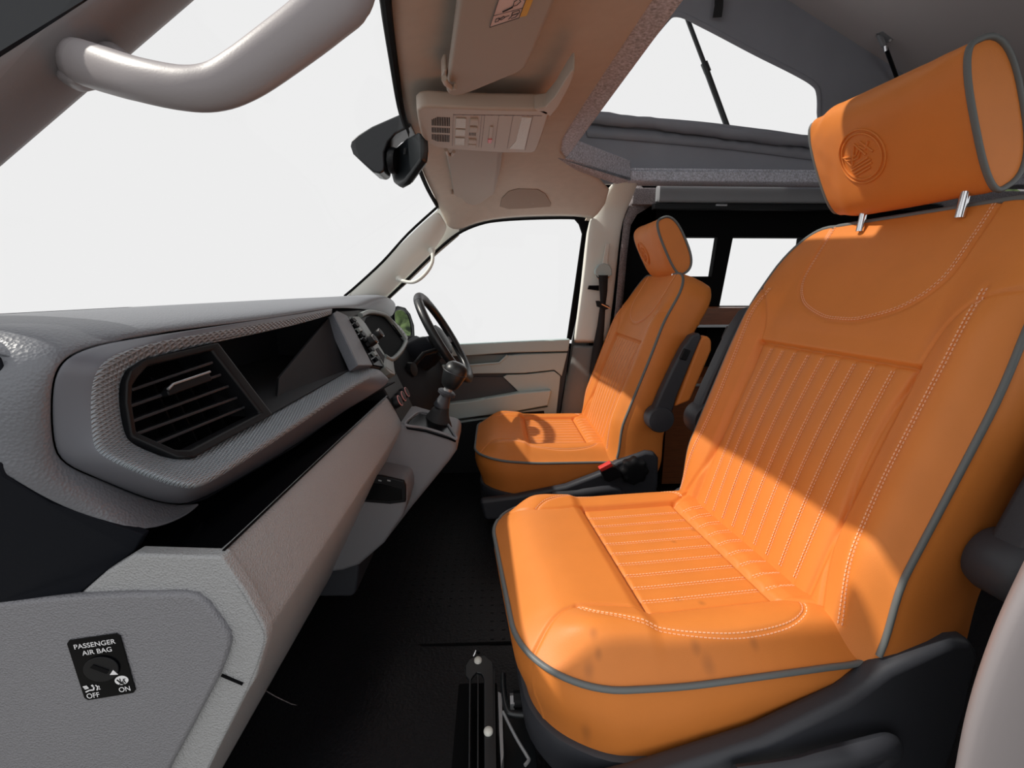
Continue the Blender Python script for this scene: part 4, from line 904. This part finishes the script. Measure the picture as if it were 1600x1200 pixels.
joined('airbag_symbol', ln2([(.72, .27), (.78, .20), (.84, .18)], .0016)+ln2([(.88, .27), (.74, .18)], .0008)+ln2([(.78, .28), (.78, .20), (.85, .22)], .0010)+ln2([(.84, .27), (.87, .19)], .0008), 'black', sw, smooth=False)
joined('airbag_symbol', ln2([(.08, .15), (.16, .17), (.24, .165), (.26, .21)], .0016)+ln2([(.30, .24), (.33, .20), (.30, .15)], .0012)+ln2([(.06, .24), (.14, .245)], .0014)+ln2([(.07, .22), (.15, .225)], .0012)+ln2([(.08, .20), (.16, .21)], .0012)+ln2([(.23, .25), (.25, .22)], .0022), 'white', sw, smooth=False)
slab('side_badge_gap', PP([(-10, 552, .44), (0, 560, .442), (4, 572, .444), (0, 600, .444), (-20, 610, .44)]), (0, .002, 0), 'softblack', dash, bevel=.001)
# dash top vent slot by the screen and the raised lettering strip
slab('defrost_slot', [V(-.64, .56, .9655), V(-.63, .56, .9655), V(-.63, .82, .9655), V(-.64, .82, .9655)], (0, 0, .002), 'softblack', dash, bevel=.0005)
# ---- centre stack and instrument housing (face leaning back)
Spl = (np.array([-.425, 1.3, .91]), np.array([.15, 0, .10])/sqrt(.0325)); Sn = Vector(Spl[1].tolist())
def Q(px, py, off=0): return P(px, py, pl=(Spl[0]+Spl[1]*off, Spl[1]))
def QS(l, off=0): return [Q(a, b, off) for a, b in l]
hs = slab('stack_housing', QS([(521, 490), (530, 485), (560, 484), (590, 487), (606, 497), (622, 517), (634, 532), (630, 545), (612, 563), (620, 585), (600, 576), (560, 571)], -.004), -Sn*.10, 'black', dash, bevel=.004)
slab('stack_bezel', QS([(521, 489), (527, 485), (543, 493), (583, 571), (560, 571)], .004), -Sn*.03, 'soft', dash, bevel=.003)
bt = slab('button_column', QS([(543.5, 495), (550, 494), (601, 573), (584, 570)], .002), -Sn*.02, 'gloss', dash, bevel=.001)
for k in range(9):
    t = .08+.1*k; a = Vector((547, 496)).lerp(Vector((594, 571)), t)
    pt = Q(a.x, a.y, .004); slab('stack_button', [pt+V(0, -.012, .0)-V(.15, 0, -.2)*.03, pt+V(0, .014, 0)-V(.15, 0, -.2)*.03, pt+V(0, .014, 0)+V(.15, 0, -.2)*.02, pt+V(0, -.012, 0)+V(.15, 0, -.2)*.02], Sn*.008, 'radio' if k in (2, 7) else 'black', dash, bevel=.001)
rd = slab('radio', QS([(551, 494.5), (561, 494), (571, 505), (583, 524), (603, 556), (601.5, 572)], .005), -Sn*.03, 'radio', dash, bevel=.002)
slab('radio_slot', QS([(556, 503), (559, 503), (583, 538), (580, 538)], .0062), -Sn*.002, 'gloss', rd, bevel=0)
slab('radio_screen', QS([(587, 545), (591, 543), (601, 557), (600, 567)], .0062), -Sn*.002, 'pocket', rd, bevel=0)
for px, py in ((576, 536), (586, 526)):
    kb = lathe('radio_knob', Q(px, py, .004), Sn, [(0, .016), (.022, .015), (.026, .013), (.0262, .002)], 'black', rd, n=28)
    tube('knob_ring', [Q(px, py, .004)+Sn*.024+(V(0, 1, 0)*cos(t)+Sn.cross(V(0, 1, 0))*sin(t))*.0145 for t in [2*pi*i/24 for i in range(24)]], .0012, 'chrome', kb, n=6, closed=True)
slab('stack_compartment', QS([(601.5, 556), (606, 556), (615, 561), (618, 586), (610, 583), (601, 573)], .006), -Sn*.03, 'radio', dash, bevel=.003)
slab('compartment_lid', QS([(603, 560), (612, 563.5), (615, 582), (603, 573)], .0075), -Sn*.004, 'radio', dash, bevel=.002)
# instrument screen and its curved surround
scr = [(570, 503), (573, 496), (580, 493), (589, 493.5), (601, 497), (612, 508), (628, 530), (629, 536), (622, 548), (611, 559), (603, 556), (590, 539), (578, 519)]
slab('instrument_screen', QS(scr, -.0025), -Sn*.002, 'screen', dash, bevel=0)
tube('instrument_surround', catmull(QS([(563, 493), (575, 488), (590, 489), (603, 494), (615, 507), (632, 530), (633, 537), (625, 551), (612, 562), (601, 557)], .004), 5), .0085, 'radio', dash, n=10)
# driver's outer vent
ov = slab('outer_vent', QS([(607, 497), (614, 499), (628, 513), (638, 527), (637, 533), (630, 529)], .003), -Sn*.03, 'radio', dash, bevel=.004)
slab('vent_back', QS([(613, 505), (617, 505), (631, 521), (632, 527), (627, 526)], .0045), -Sn*.004, 'dark', ov, bevel=0)
for k in range(3):
    a = Q(618+4.5*k, 511+4.6*k, .006); b = Q(622+4.5*k, 509+5.2*k, .006); slab('slat', [a, b, b+V(0, 0, -.004), a+V(0, 0, -.004)], Sn*.004, 'silver', ov, bevel=.0005)
# heater panel below the stack
hp = [V(-.322, 1.262, .735), V(-.265, 1.262, .605), V(-.265, 1.45, .605), V(-.322, 1.45, .735)]
hn = (hp[1]-hp[0]).cross(hp[2]-hp[1]).normalized(); hn = hn if hn.x > 0 else -hn
heat = slab('heater_panel', hp, -hn*.08, 'black', dash, bevel=.004)
for y, c_ in ((1.29, 0), (1.345, 1), (1.40, 0)):
    ctr = V(-.293, y, .670); kb = lathe('heater_knob', ctr, hn, [(0, .018), (.008, .018), (.016, .016), (.018, .014), (.0182, .002)], 'black', heat, n=32)
    tube('knob_ring', [ctr+hn*.0165+(V(0, 1, 0)*cos(t)+hn.cross(V(0, 1, 0))*sin(t))*.0155 for t in [2*pi*i/24 for i in range(24)]], .0014, 'pink', kb, n=6, closed=True)
# driver's knee panel and column
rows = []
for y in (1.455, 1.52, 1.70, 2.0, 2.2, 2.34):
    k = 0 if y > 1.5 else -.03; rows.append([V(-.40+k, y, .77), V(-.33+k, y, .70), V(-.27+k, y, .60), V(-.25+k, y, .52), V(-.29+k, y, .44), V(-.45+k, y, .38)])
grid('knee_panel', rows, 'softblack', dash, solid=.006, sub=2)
box('dash_core', (-.95, .52, .12), (-.66, 2.33, .80), 'dark', dash, bevel=0)
box('dash_core', (-.62, 1.30, .30), (-.42, 2.33, .76), 'dark', dash, bevel=0)
# ---- steering wheel
WC = V(-.215, 1.965, .785); WN = V(.86, 0, .50).normalized(); WU = V(-.50, 0, .86).normalized(); WY = V(0, 1, 0); WR = .205
sw_ = thing('steering_wheel', 'black leather steering wheel with grey thumb inserts on the driver side', 'steering wheel', WC)
tube('rim', [WC+(WY*cos(t)+WU*sin(t))*WR for t in [2*pi*i/64 for i in range(64)]], .0185, 'leather', sw_, n=16, closed=True)
tube('rim_insert', [WC+(WY*cos(t)+WU*sin(t))*WR for t in [radians(62+56*i/16) for i in range(17)]], .0192, 'seatplastic', sw_, n=16)
hub = lathe('hub', WC-WN*.05, WN, [(0, .05), (.02, .075), (.045, .07), (.055, .05), (.057, .005)], 'black', sw_, n=32)
for a in (-8, 188, 270):
    t = radians(a); dv = WY*cos(t)+WU*sin(t); s_ = dv.cross(WN)
    slab('spoke', [WC+dv*.05+s_*.022-WN*.02, WC+dv*(WR-.006)+s_*.014, WC+dv*(WR-.006)-s_*.014, WC+dv*.05-s_*.022-WN*.02], -WN*.014, 'seatplastic', sw_, bevel=.004)
rows = []
for d, r in ((-.05, .055), (-.09, .070), (-.16, .075), (-.24, .080)):
    c = WC+WN*d+V(0, 0, -.012); rows.append([c+(WY*cos(t)*r*1.15+WU*sin(t)*r) for t in [2*pi*i/24 for i in range(24)]])
grid('column_shroud', rows, 'softblack', sw_, solid=0, closed=True, caps=True)
tube('indicator_stalk', [P(680, 548, Y=1.88), P(662, 553, Y=1.80), P(650, 566, Y=1.76), P(641, 578, Y=1.74)], [.012, .010, .009, .011], 'black', sw_, n=12)
lathe('ignition_barrel', P(640, 578, Y=1.70), (1, -.35, .2), [(0, .03), (.02, .026), (.021, .006)], 'black', sw_, n=20)
# ------------------------------------------------------------------ CENTRE CONSOLE and gear lever
con = thing('centre_console', 'grey plastic gear console with a black cup tray, standing between the footwells', 'console', (-.25, 1.4, 0))
y0 = 1.24; y1 = 1.45
cpf = PP([(600, 664), (631, 662), (714, 686), (713, 706), (702, 722), (681, 748), (637, 802), (600, 850), (560, 885), (520, 885), (560, 750)], y0)
vs = cpf; ctr = sum(cpf, Vector())/len(cpf)
slab('console_body', cpf, (0, y1-y0, 0), 'console', con, bevel=.018, seg=4)
bxp = PP([(560, 745), (594, 747), (632, 755), (636, 770), (636, 784), (630, 806), (600, 850), (561, 884), (535, 893), (505, 897), (470, 897), (500, 750)], 1.13)
slab('cup_box', bxp, (0, .14, 0), 'console', con, bevel=.012, seg=4)
slab('cup_tray', PP([(560, 741), (596, 744), (631, 752), (634, 760), (634, 785), (610, 788), (560, 784)], 1.125), (0, .012, 0), 'black', con, bevel=.003)
slab('cup_well', PP([(560, 753), (597, 757), (627, 765), (628, 781), (608, 783), (560, 780)], 1.123), (0, .004, 0), 'gloss', con, bevel=.001)
for x in (591, 605): slab('tray_marking', PP([(x, 749.5), (x+5, 750.5), (x+5, 752.5), (x, 751.5)], 1.1235), (0, .001, 0), 'silver', con, bevel=0)
slab('console_foot', PP([(450, 890), (561, 880), (559, 905), (556, 926), (550, 933), (489, 933), (430, 933)], 1.16), (0, .20, 0), 'seatplastic', con, bevel=.008)
ctn = (P(714, 686, Y=1.24)-P(631, 662, Y=1.24)).cross(V(0, 1, 0)).normalized(); ctn = ctn if ctn.z > 0 else -ctn
def CT(px, py): return P(px, py, pl=(np.array((P(631, 662, Y=1.24)+ctn*.006)[:]), np.array(ctn[:])))
rim = [CT(634, 665), CT(640, 655), CT(655, 645), CT(675, 649), (CT(696, 660)), CT(709, 678), CT(713, 687), CT(700, 681), CT(665, 670)]
zr = [p.z for p in rim]
slab('gear_surround', rim, (0, 0, -.012), 'gloss', con, bevel=.005, seg=3)
tube('surround_rim', catmull([p+V(0, 0, .002) for p in rim], 4, True), .004, 'console', con, n=8, closed=True)
gl = thing('gear_lever', 'black gear lever with a rounded leather knob and a gaiter', 'gear lever', P(683, 668, Y=1.345))
yb = 1.345
rows = []
for (px, py, rx, ry_) in ((682, 672, .056, .060), (682, 660, .046, .048), (684, 649, .034, .036), (688, 640, .027, .028), (690, 634, .025, .025)):
    c = P(px, py, Y=yb); rows.append([c+V(cos(t)*rx*(1+.07*sin(5*t+px)), sin(t)*ry_*(1+.07*cos(4*t+py)), .004*sin(3*t+px)) for t in [2*pi*i/28 for i in range(28)]])
grid('gaiter', rows, 'belt', gl, solid=0, closed=True, caps=True, sub=1)
axg = (P(706, 594, Y=yb)-P(689, 636, Y=yb)); base = P(689, 636, Y=yb); L = axg.length; axg.normalize()
lathe('lever_collar', base, axg, [(0, .024), (.004, .025), (.015, .022), (.035, .017), (.043, .017), (.044, .027), (.052, .028), (.055, .024), (.056, .015)], 'seatplastic', gl, n=28)
tube('lever_rod', [base+axg*.05, base+axg*.085], .013, 'steel', gl, n=20)
lathe('knob', base+axg*.066, axg, [(0, .018), (.006, .026), (.025, .032), (.045, .036), (.062, .036), (.075, .030), (.082, .020), (.084, .002)], 'leather', gl, n=36)
tube('knob_band', [base+axg*.118+(WY*cos(t)+axg.cross(WY)*sin(t))*.0362 for t in [2*pi*i/32 for i in range(32)]], .0016, 'seatplastic', gl, n=8, closed=True)
# ------------------------------------------------------------------ near screen-pillar grab handle
nh = thing('grab_handle', 'large grey grab handle on the near screen pillar, across the top left of the windscreen', 'grab handle', P(150, 110, Y=.52))
pts = [P(108, 92, Y=.555), P(128, 98, Y=.53), P(160, 108, Y=.50), P(215, 124, Y=.475), P(285, 138, Y=.465), P(335, 136, Y=.465), P(380, 116, Y=.468), P(435, 78, Y=.475), P(500, 28, Y=.485), P(545, -15, Y=.50), P(570, -80, Y=.53), P(560, -160, Y=.58)]
rad = [.020, .021, .020, .0185, .0185, .0195, .021, .022, .023, .024, .022, .020]
cp_ = catmull(pts, 5); rr_ = [float(np.interp(i/5, range(12), rad)) for i in range(len(cp_))]
tube('handle_grip', cp_, rr_, 'handle', nh, n=20, ry=.72, upref=(0, 0, 1))
foot = PP([(78, 106, .545), (92, 84, .548), (125, 62, .555), (150, 56, .56), (175, 62, .56), (190, 72, .555), (200, 90, .545), (150, 120, .53), (105, 130, .53), (84, 118, .538)])
slab('handle_foot', foot, (-.01, .03, 0), 'handle', nh, bevel=.008, seg=3)
sm = catmull(PP([(118, 92), (160, 102), (220, 118), (285, 126), (320, 120), (360, 100), (420, 58), (470, 20), (500, -5)], .447), 5)
# ------------------------------------------------------------------ header: visors, roof console, rear-view mirror
def HZ(l, z): return [P(a, b, Z=z) for a, b in l]
dgc = bpy.context.evaluated_depsgraph_get(); ce = bpy.data.objects['ceiling'].evaluated_get(dgc)
def HS(px, py, off=0):
    d = (P(px, py, Y=1.0)-Vector(CAM.tolist())).normalized(); ok, loc, nn_, ix = ce.ray_cast(Vector(CAM.tolist())-ce.location, d)
    return (loc+ce.location-d*off) if ok else P(px, py, Z=1.40)
v1 = thing('sun_visor', 'large beige sun visor at the top with a warning label', 'sun visor', P(780, 60, Z=1.40), 'beige sun visors')
vo = HZ([(720, -150), (717, -60), (716, 0), (708, 60), (700, 119), (697, 135), (698, 147), (710, 152), (725, 149), (745, 142), (812, 114), (822, 107), (832, 88), (850, 45), (869, 0), (895, -60), (920, -150)], 1.405)
slab('visor_pad', vo, (0, 0, .022), 'visor', v1, bevel=.008, seg=4)
tube('visor_pivot', HZ([(694, 122), (697, 130), (705, 137), (712, 135)], 1.398), .0055, 'ohc', v1, n=12)
slab('pivot_clip', HZ([(690, 118), (693, 111), (698, 110), (699, 132), (693, 134), (690, 128)], 1.41), (0, 0, .03), 'ohc', v1, bevel=.003)
LZ = 1.4035
w00, w10, w11, w01 = P(765, 42, Z=LZ), P(811, 27, Z=LZ), P(840, -50, Z=LZ), P(795, -50, Z=LZ)
def wl(u, v, d=0): return w00*(1-u)*(1-v)+w10*u*(1-v)+w11*u*v+w01*(1-u)*v-V(0, 0, d)
wlb = slab('warning_label', [wl(0, 0), wl(1, 0), wl(1, 1), wl(0, 1)], (0, 0, .001), 'paper', v1, bevel=0, smooth=False)
y00, y10, y11, y01 = P(811, 27, Z=LZ), P(824, 22, Z=LZ), P(853, -50, Z=LZ), P(840, -50, Z=LZ)
slab('warning_stripe', [y00, P(822, 25, Z=LZ), y10, y11, y01], (0, 0, .001), 'yellow', v1, bevel=0, smooth=False)
def wl_l(pts, wd=.0009): return [seg3(wl(*a, .0008), wl(*b, .0008), wd, .0003, (0, 0, -1)) for a, b in zip(pts[:-1], pts[1:])]
lp = []
lp += wl_l([(0, .0), (1, 0)])+wl_l([(0, 0), (0, 1)])+wl_l([(1, 0), (1, 1)])+wl_l([(0, .23), (1, .23)], .0006)
lp += wl_l([(.14, .08), (.14, .15), (.26, .15), (.26, .08), (.14, .08)])+wl_l([(.28, .11), (.40, .16), (.46, .12), (.36, .09), (.28, .11)])+wl_l([(.46, .13), (.60, .14)])
lp += wl_l([(.62, .05), (.70, .10), (.68, .19), (.90, .20), (.94, .15), (.86, .05), (.70, .05)])+wl_l([(.70, .12), (.90, .13)], .0014)
lp += wl_l([(.45, .27), (.62, .33), (.60, .42), (.72, .46), (.84, .40), (.74, .33), (.62, .33)])+wl_l([(.30, .26), (.62, .31)], .0024)+wl_l([(.66, .47), (.84, .50), (.95, .40)])
joined('label_pictogram', lp, 'ink', wlb, smooth=False)
v2 = thing('sun_visor', 'smaller beige sun visor beyond the roof console, on the driver side', 'sun visor', P(740, 270, Z=1.40), 'beige sun visors')
vo = HZ([(690, 205), (697, 241), (703, 272), (709, 304), (714, 309), (721, 310), (728, 318), (738, 322), (750, 319), (772, 303), (778, 285), (783, 262), (787, 228), (786, 205)], 1.405)
vo = [HS(x, y, .046) for x, y in [(690, 205), (697, 241), (703, 272), (709, 304), (714, 309), (721, 310), (728, 318), (738, 322), (750, 319), (772, 303), (778, 285), (783, 262), (787, 228), (786, 205)]]
slab('visor_pad', vo, (0, 0, .020), 'visor', v2, bevel=.006, seg=4)
tube('visor_pivot', HZ([(697, 234), (700, 241), (706, 242), (709, 237)], 1.395), .005, 'ohc', v2, n=12)
lathe('visor_clip', P(706, 304, Z=1.40), (0, 0, 1), [(0, .006), (.02, .008)], 'ohc', v2, n=14)
oc = thing('roof_console', 'beige roof console with speaker slots, reading lamps and a red tab', 'roof console', P(750, 205, Z=1.39))
OZ = 1.392
co = HZ([(652, 182), (651, 173), (656, 168.5), (668, 167), (710, 169), (760, 171), (830, 172), (852, 172), (860, 175), (857, 185), (843, 226), (838, 236), (832, 239), (790, 239), (738, 236), (700, 233), (678, 229.5), (664, 220), (659, 214), (655, 200)], OZ)
slab('console_shell', co, (0, 0, .035), 'ohc', oc, bevel=.007, seg=4)
slab('console_wing', HZ([(834, 171), (852, 168), (868, 150), (885, 122), (893, 111), (897, 109), (898, 114), (892, 132), (876, 162), (861, 182), (850, 178)], OZ), (0, 0, .03), 'ohc', oc, bevel=.006, seg=3)
def row(p, q, a, b): pass
def OQ(u, v, dz=0):    # u 0..1 from screen end to rear end, v 0..1 from far to near edge
    A, B, C_, D = P(667, 226, Z=OZ), P(836, 236, Z=OZ), P(852, 176, Z=OZ), P(666, 172, Z=OZ)
    return A*(1-u)*(1-v)+B*u*(1-v)+C_*u*v+D*(1-u)*v+V(0, 0, dz)
for k in range(11):
    u = .045+.0145*k; lo = (.30 if k > 3 else .30+.05*(3-k)); 
    for v0, v1_ in ((.14+.02*max(0, 3-k), .36), (.42, .56), (.62, .84-.02*max(0, 3-k))):
        slab('speaker_slot', [OQ(u, v0), OQ(u+.008, v0), OQ(u+.008, v1_), OQ(u, v1_)], (0, 0, -.0008), 'dark', oc, bevel=0, smooth=False)
for v0, v1_ in ((.08, .30), (.38, .55), (.60, .84)):
    slab('lamp_lens', [OQ(.25, v0, -.0005), OQ(.335, v0, -.0005), OQ(.335, v1_, -.0005), OQ(.25, v1_, -.0005)], (0, 0, -.0018), 'lens', oc, bevel=.0005)
for v0, v1_ in ((.04, .13), (.16, .28), (.52, .64), (.70, .84)):
    slab('lamp_button', [OQ(.37, v0), OQ(.44, v0), OQ(.44, v1_), OQ(.37, v1_)], (0, 0, -.004), 'ohc', oc, bevel=.0014)
for k in range(5): slab('microphone_slot', [OQ(.372+.013*k, .38), OQ(.377+.013*k, .38), OQ(.377+.013*k, .46), OQ(.372+.013*k, .46)], (0, 0, -.0008), 'dark', oc, bevel=0, smooth=False)
for u in (.225, .465, .49, .61, .73, .90): slab('panel_joint', [OQ(u, .02), OQ(u+.003, .02), OQ(u+.003, .92), OQ(u, .92)], (0, 0, -.0005), 'feltdk', oc, bevel=0, smooth=False)
slab('panel_joint', [OQ(.225, .90), OQ(.98, .93), OQ(.98, .94), OQ(.225, .915)], (0, 0, -.0005), 'feltdk', oc, bevel=0, smooth=False)
slab('alarm_button', [OQ(.545, .30), OQ(.575, .30), OQ(.575, .66), OQ(.545, .66)], (0, 0, -.003), 'ohc', oc, bevel=.001)
slab('red_tab', [OQ(.543, .22, -.0005), OQ(.577, .22, -.0005), OQ(.577, .34, -.0005), OQ(.543, .34, -.0005)], (0, 0, -.004), 'red', oc, bevel=.001)
slab('glasses_lid', [OQ(.75, .04), OQ(.80, .28), OQ(.81, .90), OQ(.895, .90), OQ(.895, .04)], (0, 0, -.0012), 'lens', oc, bevel=.0004)
# oval trim boss on the headliner
hpts = [HS(x, y, .006) for x, y in [(781, 323), (784, 310), (795, 299), (810, 295), (840, 296), (852, 303), (861, 318), (860, 323), (820, 326), (795, 327)]]
tag(slab('headliner_patch', hpts, (0, .012, .012), 'patch', bevel=.0015, seg=2), 'half-oval beige pad set in the headliner above the driver window', 'trim pad')
# rear-view mirror
rm = thing('rear_view_mirror', 'black rear-view mirror on its bulky arm at the top of the windscreen', 'mirror', P(615, 225, Y=1.40))
mo = PP([(629, 176), (637, 186), (643, 193), (640, 199), (632, 202), (618, 209), (606, 222), (600, 238), (601, 258), (600, 267), (594, 271), (583, 269), (568, 256), (551, 240), (547, 228), (549, 219), (560, 210), (581, 197)], 1.385)
slab('mirror_arm', mo, (0, .085, 0), 'carmetal', rm, bevel=.012, seg=4)
tube('ball_stem', [P(598, 250, Y=1.42), P(614, 253, Y=1.42)], .012, 'black', rm, n=16)
lathe('ball_cup', P(610, 251, Y=1.42), (1, -.1, -.1), [(0, .034), (.010, .036), (.018, .034)], 'black', rm, n=24)
mh = PP([(652, 206, 1.33), (659, 210, 1.33), (660, 231, 1.335), (657, 249, 1.34), (632, 284, 1.42), (621, 290, 1.45), (614, 285, 1.47), (609, 267, 1.48), (611, 240, 1.47), (621, 232, 1.45), (634, 215, 1.39)])
hd = slab('mirror_head', mh, (.018, .014, -.006), 'blacksteel', rm, bevel=.008, seg=4)
mc = sum(mh, Vector())/len(mh)
slab('mirror_pane', [p.lerp(mc, .12)+V(.0185, .0145, -.006) for p in mh], (.002, .0015, 0), 'mirror', rm, bevel=.0005)
slab('mirror_latch', PP([(631, 231), (635, 231), (634, 241), (630, 242)], 1.385), (0, .004, 0), 'black', rm, bevel=.001)
# ------------------------------------------------------------------ near door pillar (bottom right), footwell pieces
rows = []
for px, py in ((1640, 800), (1600, 872), (1574, 925), (1545, 985), (1524, 1040), (1505, 1095), (1490, 1150), (1478, 1210), (1462, 1320)):
    p = P(px, py, Y=.385); rows.append([p+V(.10, .06, 0), p+V(.014, .010, 0), p+V(.03, -.002, 0), p+V(.10, -.006, 0), p+V(.22, -.008, 0), p+V(.32, -.006, 0)])
st(grid('trim_14', rows, 'handle', solid=.004, sub=2))
# floor: stud rows of the rubber mat, joint and hump
sd = []
for i in range(26):
    for j in range(22):
        x, y = -.46+i*.034, 1.12+j*.036
        sd.append(boxdata((x, y, -.001), (x+.010, y+.012, .0018)))
for i in range(14):
    for j in range(9):
        x, y = -.42+i*.036, .56+j*.036; sd.append(boxdata((x, y, -.001), (x+.012, y+.010, .0016)))
fm = joined('mat_studs', sd, 'rubber', smooth=False); fm['kind'] = 'structure'; fm.name = 'floor_studs'
rows = []
for y in np.linspace(.48, 1.25, 9):
    k = .5*(1-cos(2*pi*min(max((y-.55)/.62, 0), 1))); rows.append([V(x, y, .001+.030*k*exp(-((x+.32)/.10)**2)+.0) for x in np.linspace(-.65, -.02, 14)])
st(grid('floor_heel_pad', rows, 'rubber', solid=0, sub=1))
st(slab('trim_15', [V(-.40, 1.10, .0), V(.30, 1.10, .0), V(.30, 1.108, .0), V(-.40, 1.108, .0)], (0, 0, .003), 'dark', bevel=0))
sc = [tube_data([P(x, y, Z=.002) for x, y in seg_], .0012, 5) for seg_ in (((405, 1073), (430, 1088), (455, 1100)), ((455, 1100), (480, 1107), (500, 1106), (520, 1109)), ((498, 1107), (512, 1104), (530, 1106), (548, 1104)), ((520, 1112), (540, 1112), (552, 1106)))]
tag(joined('scuff_mark', sc, 'feltdk', smooth=False), 'faint grey muddy scuff on the black rubber floor below the dashboard', 'scuff mark')
# side walls below the screen, closing the cab
st(box('wall_right_front', (-1.05, 2.36, 0), (-.62, 2.42, .93), 'dark', bevel=0))
st(slab('wall_right_corner', PP([(540, 465), (606, 466), (603, 530), (560, 600), (480, 600)], 2.38), (0, .02, 0), 'softblack', bevel=0))
st(box('wall_left_front', (-1.05, .50, .15), (-.55, .52, .90), 'dark', bevel=0))
